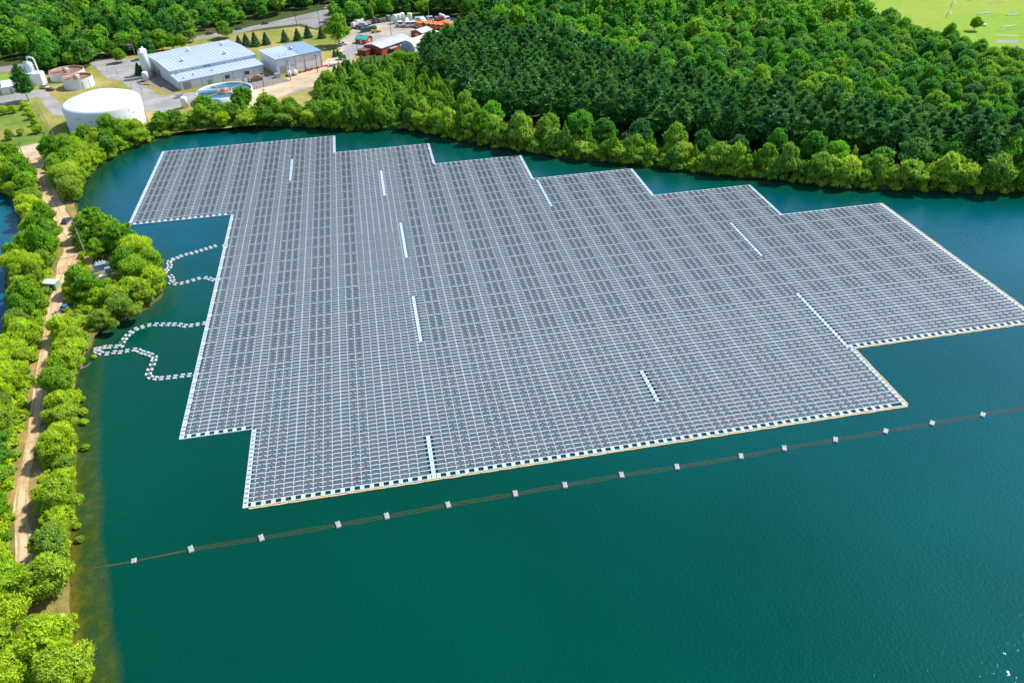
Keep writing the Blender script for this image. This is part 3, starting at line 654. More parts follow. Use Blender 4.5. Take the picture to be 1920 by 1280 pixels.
for a in (-.9, .9, 2.2, 3.9): g.tube([(3.4*math.cos(a),3.4*math.sin(a),4.05),(12.3*math.cos(a),12.3*math.sin(a),4.0)], .16, 6)
g.build('scraper_arm', mat('ochre_steel', (.45,.30,.10), .7), cl)
# silos
def vtank(name, x, y, r, h, label, cat='tank', group=None, n=28, top='dome', m=None):
    t = thing(name, label, cat, (x, y, GZ), 0, group); m = m or M_white
    pr = [(r*.96,0),(r*.96,.3),(r,.3),(r,h)] + ([(r*.92,h+r*.18),(r*.6,h+r*.34),(.05,h+r*.4)] if top == 'dome' else [(r*.9,h+.1),(.05,h+.12)])
    MB().lathe(pr, 0, 0, n).build('shell', m, t); return t
sx, sy = loc_to_world(-5.2, 34)
t = vtank('lime_silo', sx, sy, 2.3, 12.6, 'tall white silo at the left end of the hall, nearer one', 'silo', 'tall white silos')
MB().lathe([(.8,12.8),(.8,14.2),(.5,14.6)], -.6, .2, 14).build('filter_unit', M_white, t)
g = MB()
for k in range(10):
    a = k*math.pi/5; g.tube([(2.2*math.cos(a),2.2*math.sin(a),12.6),(2.2*math.cos(a),2.2*math.sin(a),13.6)], .05, 5)
g.tube([(2.2*math.cos(k*math.pi/10),2.2*math.sin(k*math.pi/10),13.6) for k in range(21)], .05, 5); g.build('railing', MATS['grey_metal'], t)
MB().tube([(2.42,-.3,0.2),(2.42,-.3,13.4)], .09, 6).tube([(2.42,.3,0.2),(2.42,.3,13.4)], .09, 6).build('ladder', MATS['grey_metal'], t)
sx2, sy2 = loc_to_world(-3.6, 39.6)
t = vtank('lime_silo', sx2, sy2, 2.1, 12.4, 'tall white silo behind the nearer one at the hall', 'silo', 'tall white silos')
MB().lathe([(.6,12.6),(.6,13.8),(.4,14.2)], .3, 0, 14).build('filter_unit', M_white, t)
x, y = at(275, 152); t = vtank('chemical_tank', x, y, 1.5, 4.2, 'small upright white tank on the asphalt below the silos', group='small upright white tanks')
MB().tube([(-1.2,-1.2,.25),(-3,-2.2,.2),(-3.4,-4.4,.2),(-1,-6.4,.2),(3,-8.2,.2)], .18, 8).build('hose', M_dark, t)
x, y = at(348, 202); t = vtank('chemical_tank', x, y, 1.6, 4.6, 'upright white tank between the clarifier and the pond trees', group='small upright white tanks')
# open rusty tanks
def open_tank(x, y, r, h, label):
    t = thing('open_settling_tank', label, 'tank', (x, y, GZ), 0, 'open round tanks with rusty rims')
    MB().lathe([(r,0),(r,h)], 0, 0, 56, cap=False).build('shell', M_white, t)
    MB().lathe([(r,h),(r+.05,h+.05),(r-.5,h+.05),(r-.5,h-1.3)], 0, 0, 56, cap=False).build('rim', mat('rusty_rim', (.30,.15,.09), .85, noise=(.8,4), col2=(.46,.30,.2)), t)
    MB().lathe([(.01,h-1.0),(r-.48,h-1.0)], 0, 0, 48, cap=False, sm=False).build('sludge_surface', mat('sludge', (.20,.12,.10), .5, noise=(.35,3), col2=(.30,.18,.14)), t)
    MB().box(-r, r*.2, -.6, .6, h+.06, h+.3).build('bridge', mat('weathered_bridge', (.42,.35,.28), .8, noise=(.6,3), col2=(.5,.42,.36)), t)
    MB().lathe([(1.4,h-1),(1.4,h+.9),(.6,h+1.2)], 0, 0, 18).build('drive_unit', MATS['weathered_bridge'], t)
    g = MB()
    for a in (.5, 2.3, 4.1): g.tube([(1.2*math.cos(a),1.2*math.sin(a),h-.6),((r-.8)*math.cos(a),(r-.8)*math.sin(a),h-.85)], .18, 6)
    g.build('scraper_arm', MATS['ochre_steel'], t)
    g = MB()
    for a in (-1.5, -1.0, -.55): g.box(r*math.cos(a)-.2, r*math.cos(a)+.2, r*math.sin(a)-.15, r*math.sin(a)+.12, 0, h*.85)
    g.build('buttress', M_pipe, t); return t
open_tank(-144.6, 438.6, 7.2, 4.9, 'nearer open round tank with reddish sludge')
open_tank(-154.5, 456.5, 8.6, 4.0, 'farther open round tank, half hidden behind its twin')
# aerator tower with gooseneck pipe
x, y = at(68, 157)
t = thing('aerator_tower', 'white box tower topped by looping gooseneck pipes', 'tower', (x, y, GZ), math.radians(-28))
MB().box(-5, -.1, -2.4, 2.4, 0, 5.6).build('tank_block', M_white, t)
MB().prism([(0,-2.6),(3.6,-3.2),(5.6,-1),(5.6,2.2),(3.2,3.4),(0,2.6)], 0, 5.9).build('hexagonal_block', M_white, t)
MB().lathe([(2.1,5.6),(2.1,9.6),(1.6,10.3),(.3,10.9)], -2.4, 1.5, 24).build('drum', mat('galvanised', (.55,.58,.6), .4, metal=.3), t)
MB().tube([(4.4,0,5.8),(4.2,0,12.2),(3.6,0,13.2),(-.6,1.2,13.2),(-1.9,1.5,12.4),(-2.2,1.5,10.6)], .42, 10).tube([(-2.6,1.5,10.6),(-4.4,.9,10.4),(-5.2,.5,9.4),(-5.2,.4,5.5)], .34, 10).build('gooseneck_pipe', M_pipe, t)
g = MB()
for z in (6.4, 7.6, 8.8): g.tube([(-2.4+2.5*math.cos(k*math.pi/10), 1.5+2.5*math.sin(k*math.pi/10), z) for k in range(21)], .07, 5)
g.build('railing', MATS['grey_metal'], t)
# pump house at the left edge
x, y = at(34, 174); x0_, y0_ = at(-30, 184)
ph = thing('pump_house', 'low white building with shallow white roof at the left edge', 'building', (x, y, GZ), math.atan2(y-y0_, x-x0_)+math.pi)
MB().box(-1, 22, -12, 0, 0, 3.6).build('wall', M_wall, ph)
MB().add([(-1.6,.6,3.7),(22.6,.6,3.7),(22.6,-12.6,3.7),(-1.6,-12.6,3.7),(3,-6,5.3),(22.6,-6,5.3)], [(0,4,5,1),(3,2,5,4),(0,3,4),(1,5,2),(0,1,2,3)]).build('roof', mat('white_roof', (.70,.73,.76), .5), ph)
MB().box(6, 14, -4, .3, 4.3, 4.9).build('skylight', mat('blue_glass', (.08,.25,.36), .15), ph)
MB().box(2, 3.2, .005, .12, 0, 2.3).box(7,8.4,.005,.12,0,2.3).build('door', M_door, ph)

# propane bullets, scrap, racks, containers
def bullet(x, y, rz, label):
    t = thing('gas_bullet', label, 'gas tank', (x, y, GZ), rz, 'white horizontal gas bullets')
    MB().tube([(-2.3,0,1.2),(-2.0,0,1.2),(2.0,0,1.2),(2.3,0,1.2)], .95, 16).tube([(-2.55,0,1.2),(-2.3,0,1.2)], .6, 16, r2=.95).tube([(2.3,0,1.2),(2.55,0,1.2)], .95, 16, r2=.6).build('shell', M_white, t)
    MB().box(-1.5,-1.2,-.6,.6,0,.4).box(1.2,1.5,-.6,.6,0,.4).build('saddle', M_wall2, t); return t
bx, by = loc_to_world(52.5, -14.2); bullet(bx, by, ANG+1.2, 'white gas bullet nearer the annex shutter')
bx, by = loc_to_world(55.6, -15.2); bullet(bx, by, ANG+1.2, 'white gas bullet beside the tall utility pole')
MB2 = MB().box(-1.4,1.4,-1.1,1.1,.15,2.2); g = thing('generator_cabinet', 'grey metal cabinet on skids before the hall corner', 'cabinet', (*loc_to_world(46.2,-13.5), GZ), ANG)
MB2.build('cabinet_body', MATS['grey_metal'], g); MB().box(-1.5,1.5,-1.2,-.9,0,.148).box(-1.5,1.5,.9,1.2,0,.148).build('skid', M_wall2, g); MB().box(-1.0,1.0,-1.16,-1.105,.5,1.9).build('cabinet_door', M_door, g)
g = thing('scrap_skip', 'brown open skip on the gravel patch behind the clarifier', 'skip', (*loc_to_world(35.5,-11.5), GZ), ANG-.1)
s_ = MB().add([(-2.6,-1.2,0),(2.6,-1.2,0),(2.6,1.2,0),(-2.6,1.2,0),(-3.2,-1.3,1.8),(3.2,-1.3,1.8),(3.2,1.3,1.8),(-3.2,1.3,1.8)], [(3,2,1,0),(0,1,5,4),(1,2,6,5),(2,3,7,6),(3,0,4,7),(4,5,6,7)]); s_.build('skip_body', mat('brown_steel', (.17,.13,.11), .7), g)
MB().tube([(-2,0,1.9),(0,.4,2.4),(2,-.2,1.95)], .35, 6).box(-1,.4,-.6,.5,1.82,2.3).build('scrap', mat('scrap_red', (.25,.06,.05), .7), g)
g = thing('pump_skid', 'grey pump with curved pipe beside the rim of the clarifier', 'pump', (*loc_to_world(30,-11), GZ), ANG)
MB().box(-1.5,1.5,-.8,.8,0,.3).build('skid', M_wall2, g); MB().tube([(-1.2,0,.4),(-1.2,0,2.2),(-.4,0,3.0),(1.2,0,3.0),(1.6,0,2.2),(1.6,0,.4)], .3, 8).build('pipe', mat('teal_steel', (.05,.16,.18), .5), g)
g = thing('lab_trailer', 'small grey utility trailer on the asphalt by the near hall corner', 'trailer', (*at(337,183), GZ), ANG)
MB().box(-1.6,1.6,-.9,.9,.5,1.9).build('trailer_body', MATS['grey_metal'], g)
for dy in (-.95, .95): MB().disc_x(0, dy, .4, .4, .2).build('wheel', M_dark, g)
# red racks
rk = MB()  # a stepped steel rack
for i in range(5): rk.box(-1.3+i*.62, -1.18+i*.62, -1.1, 1.1, .05, 1.0-.08*i)
rk.box(-1.4,1.4,-1.12,-1.0,.4,.55).box(-1.4,1.4,1.0,1.12,.4,.55)
RKM = rk.mesh('red_rack', [mat('red_paint', (.50,.02,.04), .5)])
rp = [(55.0,-12.3),(57.6,-12.9),(59.6,-11.2),(62.0,-12.3),(64.0,-10.6),(66.4,-11.9),(68.6,-10.8),(71.2,-10.5),(61.0,-10.2),(73.6,-10.9)]
rp.sort()
for i, (x, y) in enumerate(rp):
    t = link('red_rack', RKM); t.scale = (.62,.62,.62); t.location = (*loc_to_world(x+2.6-(x-64)*.15, y-1.2), GZ); t.rotation_euler = (0,0,ANG+random.Random(i).uniform(-.3,.3))
    tag(t, 'low red steel rack before the annex, %s from the left' % ordinal(i+1), 'rack', 'red racks on the annex forecourt')

# poles
M_wood = mat('pole_wood', (.10,.08,.065), .9)
def pole(px, py, h, label, arm=True, lamp=False, m=None, cat='utility pole', name='utility_pole'):
    x, y = at(px, py); t = thing(name, label, cat, (x, y, GZ), random.Random(px).uniform(0, 1.5), 'wooden utility poles' if name == 'utility_pole' else 'slim street lamps')
    MB().tube([(0,0,0),(0,0,h)], .19, 8, r2=.12).build('post', m or M_wood, t)
    if arm: MB().box(-1.1,1.1,-.08,.08,h-.9,h-.7).build('crossarm', M_wood, t)
    if lamp: MB().tube([(0,0,h-.2),(.9,0,h+.1),(1.5,0,h)], .06, 6).box(1.3,2.1,-.17,.17,h-.1,h+.05).build('lamp_head', MATS['grey_metal'], t)
    return t
pole(50,308,9.2,'leaning-looking bare pole left of the sandy junction')
pole(91,276,7,'short pole at the junction right of the track head')
pole(160,476,11.5,'tall grey pole beside the headland trees', m=mat('grey_pole', (.40,.38,.34), .8))
pole(119,378,9,'pole at the water edge right of the upper track', m=MATS['grey_pole'])
pole(545,150,10.3,'tall pole before the annex shutter door')
pole(596,136,9.4,'pole rising through the red racks')
pole(495,163,5.5,'short twin-armed pole on the gravel patch', lamp=True)
pole(499,196,7.6,'pole on the lawn before the gravel patch')
pole(557,50,8,'pole at the left side of the road junction')
pole(600,50,9.5,'pole at the right side of the road junction')
pole(734,67,8.5,'pole at the front edge of the truck yard')
pole(671,100,8,'pole beside the red barn end wall')
pole(120,622,7.2,'reddish leaning pole beside the parked blue car', m=mat('red_pole', (.30,.17,.08), .8))
pole(943,226,9.0,'pale pole in front of the pine stand', m=MATS['grey_pole'], arm=False)
pole(805,44,7.5,'grey mast among the orange trucks', m=MATS['grey_metal'], arm=False)
pole(278,232,6.5,'thin pole right behind the white storage tank', arm=False)
for i, (px, py, h) in enumerate([(202,134,5.0),(222,145,5.5),(247,166,6),(268,179,7.5),(108,612,4.2)]):
    pole(px, py, h, ['white street lamp at the driveway bend','street lamp halfway down the driveway','street lamp left of the lower yard','street lamp near the yard corner right of the white tank','small lamp standing by the parked blue car'][i], arm=False, lamp=True, m=MATS['grey_metal'], cat='street lamp', name='street_lamp')
x, y = at(256, 112); fp = thing('flagpole', 'flagpole with a striped flag left of the silos', 'flagpole', (x, y, GZ))
MB().tube([(0,0,0),(0,0,9.5)], .1, 8, r2=.05).build('post', M_pipe, fp)
g = MB()
for k in range(7): g.box(-2.6, -.08, -.03, .03, 7.6+k*.22, 7.6+(k+1)*.22-.002, k % 2)
g.box(-1.1,-.08,-.045,.045,8.28,9.14,2); g.build('flag', [mat('flag_red', (.45,.05,.07), .8), mat('flag_white', (.7,.68,.68), .8), mat('flag_blue', (.03,.05,.18), .8)], fp)

# fences (posts, rail and mesh infill of thin wires)
def fence(pxs, label, h=2.0, step=3.0, m=None):
    P = [Vector(at(*p)) for p in pxs]; o0 = P[0]; t = thing('chain_link_fence', label, 'fence', (o0.x, o0.y, GZ)); m = m or mat('galvanised_wire', (.36,.37,.36), .6)
    posts, wires = [], MB()
    for i in range(len(P)-1):
        a, b = P[i]-o0, P[i+1]-o0; n = max(1, int((b-a).length/step))
        for k in range(n+(i == len(P)-2)): q = a.lerp(b, k/n); posts.append(q)
        for z in (.1, .5, .9, 1.3, 1.7, h): wires.tube([(a.x,a.y,z),(b.x,b.y,z)], .025, 4)
    me = MB().tube([(0,0,0),(0,0,h+.05)], .06, 6).mesh('post', [m])
    for q in posts: o = link('post', me, t); o.location = (q.x, q.y, 0)
    wires.build('wire_mesh', m, t); return t
fence([(68,189),(80,216),(92,240),(102,258)], 'chain-link fence running down between field and white tank')
fence([(101,505),(113,514),(150,500)], 'short fence across the track at the equipment compound')
fence([(92,690),(100,705),(98,720)], 'wire fence remnant beside the lower track')
fence([(172,512),(205,522),(222,515)], 'fence round the transformer on the headland')

# ------------------------------------------------------------------ causeway equipment
x, y = at(192, 507)
t = thing('transformer_unit', 'grey-blue finned transformer among the headland trees', 'transformer', (x, y, GZ), .3)
MB().box(-2.6,2.6,-1.4,1.4,0,.25).build('plinth', mat('concrete', (.45,.44,.42), .8), t)
MB().cbox(-1.6,1.6,-1.0,1.0,.25,2.6,.12).build('transformer_tank', mat('blue_grey_paint', (.26,.33,.42), .4), t)
g = MB()
for k in range(7): g.box(-2.2+k*.06*0-.02+k*.0, -1.62, -.9+k*.3, -.84+k*.3, .5, 2.3)
for k in range(7): g.box(1.62, 2.2, -.9+k*.3, -.84+k*.3, .5, 2.3)
g.build('cooling_fin', mat('fin_paint', (.34,.42,.50), .4), t)
g = MB()
for k in range(3): g.lathe([(.16,2.6),(.2,2.9),(.12,3.1),(.18,3.3),(.06,3.5)], -.9+k*.9, 0, 10)
g.build('bushing', M_pipe, t)
x, y = at(205, 512); t = thing('switch_cabinet', 'blue-grey cabinet right of the transformer', 'cabinet', (x, y, GZ), .3)
MB().cbox(-.9,.9,-.6,.6,0,2.0,.05).build('cabinet_body', MATS['blue_grey_paint'], t); MB().box(-.7,-.05,-.66,-.605,.2,1.8).box(.05,.7,-.66,-.605,.2,1.8).build('cabinet_door', MATS['fin_paint'], t)
x, y = at(196, 524); t = thing('equipment_box', 'small white box in the clearing below the transformer', 'box', (x, y, GZ), .1)
MB().cbox(-1.1,1.1,-.8,.8,0,1.5,.05).build('box_body', M_white, t); MB().box(-.8,.8,-.86,-.805,.15,1.3).build('lid', M_pipe, t)
x, y = at(103, 540); t = thing('green_shed', 'green and white container shed at the left of the track', 'shed', (x, y, GZ), -.35)
MB().box(-2.2,1.5,-1.2,1.2,0,2.3).build('wall', mat('pale_green', (.28,.42,.33), .6), t)
MB().add([(-2.4,-1.4,2.3),(1.7,-1.4,2.3),(1.7,1.4,2.3),(-2.4,1.4,2.3),(-2.4,0,2.9),(1.7,0,2.9)], [(0,1,5,4),(3,4,5,2),(0,4,3),(1,2,5),(0,3,2,1)]).build('roof', mat('pale_roof', (.62,.68,.66), .5), t)
MB().box(-.2,.8,-1.3,-1.205,0,1.9).build('door', mat('dark_green', (.02,.14,.08), .6), t)

x, y = at(156, 690, 0.1); t = thing('fallen_branch', 'bare pale branch lying in the shallows below the cable landing', 'branch', (x, y, .1), .6)
MB().tube([(-2,0,0),(-.5,.2,.15),(1,0,.1),(2.2,.5,.3)], .11, 6, r2=.04).tube([(-.4,.2,.15),(.2,.9,.3),(.5,1.5,.5)], .06, 5, r2=.02).tube([(1,0,.1),(1.6,-.6,.2)], .05, 5, r2=.02).build('branch_wood', mat('dead_wood', (.45,.38,.28), .9), t)

# ------------------------------------------------------------------ vehicles
def wheel_set(t, xs_, w, r=.34, tw=.24):
    me = MB().disc_x(0, 0, 0, r, tw, 14, 0).disc_x(0, 0, 0, r*.55, tw+.03, 10, 1).mesh('wheel', [M_dark, MATS['grey_metal']])
    for x in xs_:
        for s in (-1, 1): o = link('wheel', me, t); o.location = (x, s*(w/2-tw/2+.02), r)
def car(px, py, rz, col, label, kind='car', group='cars near the works', xy=None):
    x, y = xy or at(px, py); t = thing('parked_car' if kind == 'car' else 'pickup_truck', label, 'car' if kind == 'car' else 'pickup', (x, y, GZ+.03), rz, group)
    m = mat('paint_%02d%02d%02d' % tuple(int(c*99) for c in col), col, .3, coat=.5); w = 1.85
    if kind == 'car':
        MB().extr([(-2.2,.3),(2.2,.3),(2.25,.7),(1.2,.86),(-2.1,.92),(-2.25,.7)], -w/2, w/2).build('body', m, t)
        MB().extr([(-1.75,.92),(1.0,.88),(.35,1.40),(-1.3,1.42)], -w/2+.12, w/2-.12).build('window', M_glass, t)
        MB().box(-1.25,.3,-w/2+.16,w/2-.16,1.425,1.47).build('roof', m, t)
    else:
        MB().extr([(-2.7,.4),(2.7,.4),(2.75,.9),(1.5,1.05),(-.5,1.08),(-.5,.95),(-2.7,.95)], -w/2, w/2).build('body', m, t)
        MB().extr([(-.5,1.08),(1.3,1.06),(.7,1.7),(-.4,1.72)], -w/2+.1, w/2-.1).build('window', M_glass, t)
        MB().box(-.38,.66,-w/2+.14,w/2-.14,1.725,1.77).build('roof', m, t)
        MB().box(-2.65,-.6,-w/2+.1,w/2-.1,.951,1.0,0).build('truck_bed', M_dark, t)
    wheel_set(t, (-1.4, 1.4), w); return t
RD = math.atan2(at(560,40)[1]-at(400,68)[1], at(560,40)[0]-at(400,68)[0])
car(497,46,RD,(.10,.03,.03),'dark red car on the road, rightmost of three', group='cars on the main road')
car(448,56,RD,(.02,.12,.12),'teal car on the road between two others', group='cars on the main road')
car(393,65,RD,(.02,.10,.07),'green car on the road, leftmost of three', group='cars on the main road')
car(84,166,-.5,(.62,.63,.65),'silver pickup parked by the open tanks','pickup')
car(95,170,-.4,(.12,.01,.02),'dark red car parked beside the silver pickup')
car(643,85,.15,(.72,.73,.74),'white pickup parked under the tree before the truck yard','pickup')
car(126,578,1.2,(.05,.16,.32),'blue car parked among trees beside the causeway track')
car(126,416,1.35,(.03,.06,.12),'tiny dark blue car at the track edge near the pond')
car(612,16,RD+.2,(.75,.76,.78),'white van on the road behind the junction','pickup', group='cars on the main road')
car(626,12,RD+.9,(.66,.67,.69),'pale pickup waiting at the road corner','pickup', group='cars on the main road')
x, y = at(625,124); t = thing('tank_trailer', 'white tank trailer parked alone on the dirt right of the annex', 'trailer', (x, y, GZ), .5)
MB().tube([(-2,0,1.4),(-1.7,0,1.4),(1.7,0,1.4),(2,0,1.4)], .85, 14).build('shell', M_white, t); MB().box(-2.4,2.8,-.5,.5,.5,.62).build('chassis', M_wall2, t); wheel_set(t, (-.5,.5), 1.7)

def truck(px, py, rz, cabc, boxc, label, body='hopper', group='orange trucks parked side by side', xy=None, L=7.2):
    x, y = xy or at(px, py); t = thing('parked_truck', label, 'truck', (x, y, GZ+.06), rz, group); w = 2.4; t.scale = (1.22,1.22,1.22)
    mc = mat('truck_%02d%02d%02d' % tuple(int(c*99) for c in cabc), cabc, .35); mb_ = mat('truckbody_%02d%02d%02d' % tuple(int(c*99) for c in boxc), boxc, .45)
    MB().box(-L/2, L/2-.3, -.45, .45, .6, .85).build('chassis', M_wall2, t)
    MB().extr([(L/2-2.0,.6),(L/2,.6),(L/2,1.6),(L/2-.25,2.75),(L/2-2.0,2.8)], -w/2, w/2).build('cab', mc, t)
    MB().extr([(L/2-.02,1.66),(L/2+.03,1.66),(L/2-.2,2.55),(L/2-.27,2.55)], -w/2+.15, w/2-.15).build('windscreen', M_glass, t)
    if body == 'hopper':
        MB().add([(-L/2,-.8,.9),(L/2-2.2,-.8,.9),(L/2-2.2,.8,.9),(-L/2,.8,.9),(-L/2-.2,-1.2,2.7),(L/2-2.1,-1.2,2.7),(L/2-2.1,1.2,2.7),(-L/2-.2,1.2,2.7)],
                 [(3,2,1,0),(0,1,5,4),(1,2,6,5),(2,3,7,6),(3,0,4,7),(4,5,6,7)]).build('hopper', mb_, t)
    elif body == 'box': MB().cbox(-L/2, L/2-2.2, -w/2, w/2, .9, 3.2, .08).build('box_body', mb_, t)
    elif body == 'drum':
        MB().tube([(-L/2,0,2.9),(-L/2+.8,0,2.7),(-.6,0,2.4),(L/2-2.6,0,2.0)], .7, 16, r2=1.1).build('drum', mb_, t)
    elif body == 'flat': MB().box(-L/2, L/2-2.2, -w/2, w/2, .86, 1.05).box(-L/2+.3,L/2-2.8,-w/2+.2,w/2-.2,1.051,1.8).build('flatbed', mb_, t)
    wheel_set(t, (-L/2+1, -L/2+2.2, L/2-1.1), w, .5, .3); return t
Yp = lambda x, y: (660+x/9.6, y/9.6)
OR = (.78,.20,.015); WT = (.72,.73,.75)
FA = ANG+math.radians(250)
names = ['leftmost of the five orange trucks in the tight row','second orange truck from the left in the tight row','middle orange truck of the tight row','fourth orange truck from the left in the tight row','rightmost and longest orange truck of the row']
for i, (x, y) in enumerate([(1350,505),(1435,512),(1515,520),(1600,526),(1730,505)]):
    truck(*Yp(x, y), FA+(.35 if i == 4 else 0), OR, OR, names[i], L=7.2 if i < 4 else 9)
truck(*Yp(1185,495), FA+.5, OR, OR, 'orange truck parked apart, left of the tight row')
for i, (x, y, bd) in enumerate([(870,470,'flat'),(1000,475,'drum'),(1090,470,'flat')]):
    truck(*Yp(x, y), FA-.15, WT, (.30,.31,.33) if bd == 'flat' else WT, ['leftmost white truck before the white silos','white mixer truck in the middle of three','white flatbed truck beside the lone orange one'][i], bd, 'white trucks before the silos')
truck(*Yp(1290,455), FA, WT, WT, 'white box truck squeezed before the orange row', 'box', 'white trucks behind the orange row')
truck(*Yp(1660,390), FA+.4, WT, WT, 'white rounded truck behind the orange row', 'drum', 'white trucks behind the orange row')
truck(*Yp(1560,385), FA+.2, (.35,.04,.03), (.2,.2,.2), 'red-cabbed truck behind the orange row', 'flat', 'white trucks behind the orange row')
truck(*Yp(1390,380), FA, (.55,.55,.56), (.3,.3,.3), 'grey truck behind the orange row', 'flat', 'white trucks behind the orange row')
truck(*Yp(110,520), 2.4, WT, (.10,.10,.10), 'white and black truck at the left side of the gravel yard', 'flat', 'white trucks left of the gravel yard')
truck(*Yp(175,470), 2.4, WT, (.45,.45,.45), 'white truck behind the green container', 'flat', 'white trucks left of the gravel yard')
truck(*Yp(235,450), 2.4, WT, (.3,.3,.3), 'white truck nearest the trees at the gravel yard', 'flat', 'white trucks left of the gravel yard')
truck(*Yp(585,395), .4, (.3,.3,.3), (.2,.18,.16), 'dark flatbed parked under the trees behind the yard', 'flat', 'dark vehicles at the back of the yard')
truck(*Yp(340,430), .4, (.12,.11,.10), (.15,.12,.10), 'rusty dark flatbed at the left back of the yard', 'flat', 'dark vehicles at the back of the yard')
gq = thing('green_container', 'long ribbed dark green container at the left of the gravel yard', 'container', (*at(*Yp(300,570)), GZ), ANG-.05)
g = MB().box(-5,5,-1.2,1.2,.1,2.7)
for k in range(11): g.box(-5+k-.07,-5+k+.07,-1.26,-1.2,.1,2.7,1)
g.build('container_body', [mat('container_green', (.015,.09,.06), .5), mat('container_rib', (.10,.22,.17), .5)], gq); MB().box(5.005,5.06,-1.1,1.1,.2,2.6).build('container_door', mat('container_grey', (.4,.42,.4), .5), gq)
gq = thing('wheel_loader', 'yellow wheel loader beside the green container', 'loader', (*at(*Yp(425,590)), GZ), ANG)
MB().box(-2.4,-.2,-.8,.8,.8,1.9).box(-.2,1.6,-.7,.7,.7,1.3).build('body', mat('loader_yellow', (.72,.42,.01), .4), gq)
MB().box(-.6,.6,-.7,.7,1.901,2.9).build('cab', M_glass, gq); MB().extr([(1.6,.9),(2.9,.2),(3.8,.15),(3.8,.4),(3.1,1.2),(1.7,1.25)], -1.2, 1.2).build('bucket', MATS['loader_yellow'], gq)
wheel_set(gq, (-1.5, 1.2), 2.3, .65, .45)
gq = thing('blue_tank', 'pale blue horizontal tank behind the white trucks', 'tank', (*at(*Yp(1220,385)), GZ), ANG-.5)
MB().tube([(-3,0,1.6),(-2.6,0,1.6),(2.6,0,1.6),(3,0,1.6)], 1.3, 16).build('shell', mat('pale_blue_paint', (.28,.48,.58), .5), gq); MB().box(-2,-1.6,-1,1,0,.6).box(1.6,2,-1,1,0,.6).build('saddle', M_wall2, gq)
for i, (x, y) in enumerate([(785,428),(850,415),(912,395),(1048,400)]):
    wx_, wy_ = at(*Yp(x, y)); t = vtank('white_silo', wx_, wy_, 1.45, 4.9, ['leftmost white silo behind the trucks','second white silo from the left behind the trucks','third white silo from the left, set farther back','rightmost white silo, standing apart'][i], 'silo', 'short white silos behind the trucks')
    MB().tube([(1.5,-.2,.1),(1.5,-.2,4.8)], .07, 5).build('ladder', MATS['grey_metal'], t)
gq = thing('dark_container', 'black container in the clearing right of the trucks', 'container', (*at(908,46), GZ), ANG)
MB().box(-4,4,-1.2,1.2,.1,2.6).build('container_body', mat('black_steel', (.03,.03,.035), .6), gq); MB().box(4.005,4.06,-1.1,1.1,.2,2.5).build('container_door', M_wall2, gq)

# barns
M_red = mat('barn_red', (.36,.055,.035), .7, noise=(.5,3), col2=(.42,.075,.045))
M_groof = mat('grey_roof', (.40,.43,.47), .5, noise=(.2,3), col2=(.46,.48,.52))
def gable(name, px, rz, L, W, he, hr, wallm, roofm, label, cat='building', xy=None, over=.4, extra=None):
    """origin at a corner; L along local x, W along local y; ridge along x"""
    x, y = xy or at(*px); t = thing(name, label, cat, (x, y, GZ), rz)
    MB().box(0,L,0,W,0,he).add([(0,0,he),(0,W,he),(0,W/2,hr),(L,0,he),(L,W,he),(L,W/2,hr)], [(0,2,1),(3,4,5)]).build('wall', wallm, t)
    k = (hr-he)/(W/2)
    r1 = roof_slab(-over, L+over, -over, W/2, he-over*k+.12, hr+.12, .1); r1.build('roof', roofm, t)
    r1 = roof_slab(-over, L+over, W/2+.001, W+over, hr+.12, he-over*k+.12, .1); r1.build('roof', roofm, t)
    return t
c0 = Vector(at(*Yp(65,785))); c1 = Vector(at(*Yp(255,805))); a_ = math.atan2(c1.y-c0.y, c1.x-c0.x)
t = gable('red_cottage', None, a_, (c1-c0).length, 7.2, 2.7, 4.2, M_red, mat('teal_roof', (.03,.38,.32), .5), 'small red hut with a teal roof at the yard entrance', xy=tuple(c0))
MB().box(3.4,4.4,-.06,-.005,0,2.1).build('door', M_white, t); MB().box(5.2,6.2,-.06,-.005,1,1.9).build('window', M_wall2, t); MB().box((c1-c0).length+.005,(c1-c0).length+.06,3.1,4.1,.8,2.2).build('window', M_white, t)
MB().box(3.4,3.9,2.9,3.4,3.6,4.9).build('chimney', M_pipe, t)
r0 = Vector(at(*Yp(530,880), GZ+3.4)); r1_ = Vector(at(*Yp(1070,692), GZ+3.4)); a_ = math.atan2(r1_.y-r0.y, r1_.x-r0.x); Lb = (r1_-r0).length
t = gable('red_barn', None, a_, Lb, 13.5, 3.6, 5.0, M_red, M_groof, 'long red barn with a grey roof', xy=tuple(r0))
for xx in (Lb*.3, Lb*.6): MB().box(xx,xx+1.6,-.06,-.005,.9,2.2).build('window', M_white, t)
MB().box(Lb*.72,Lb*.72+.8,6.3,7.1,4.9,5.7).build('roof_vent', M_white, t)
MB().box(-6,-.005,6.5,13,0,2.6).build('side_wing', mat('barn_dark_red', (.22,.04,.03), .7), t); roof_slab(-6.4,-.42,6.2,13.3,2.9,2.75,.1).build('side_wing_roof', mat('brown_roof', (.17,.09,.07), .7), t)
MB().box(Lb*.22,Lb*.22+5.5,-2.2,-.07,2.2,2.35).build('canopy', mat('teal_canopy', (.22,.48,.48), .5), t)
b0 = Vector(at(*Yp(1045,668))); b1 = Vector(at(*Yp(1250,690))); a_ = math.atan2(b1.y-b0.y, b1.x-b0.x); 
t = gable('red_workshop', None, a_+math.pi/2-.15, 11, 0, 0, 0, M_red, M_groof, '') if False else None
a2 = math.atan2((r1_-r0).y, (r1_-r0).x)
W2 = 9.0
n_ = Vector((-math.sin(a2), math.cos(a2))); base2 = b0+Vector((math.cos(a2), math.sin(a2)))*1.0-n_*W2
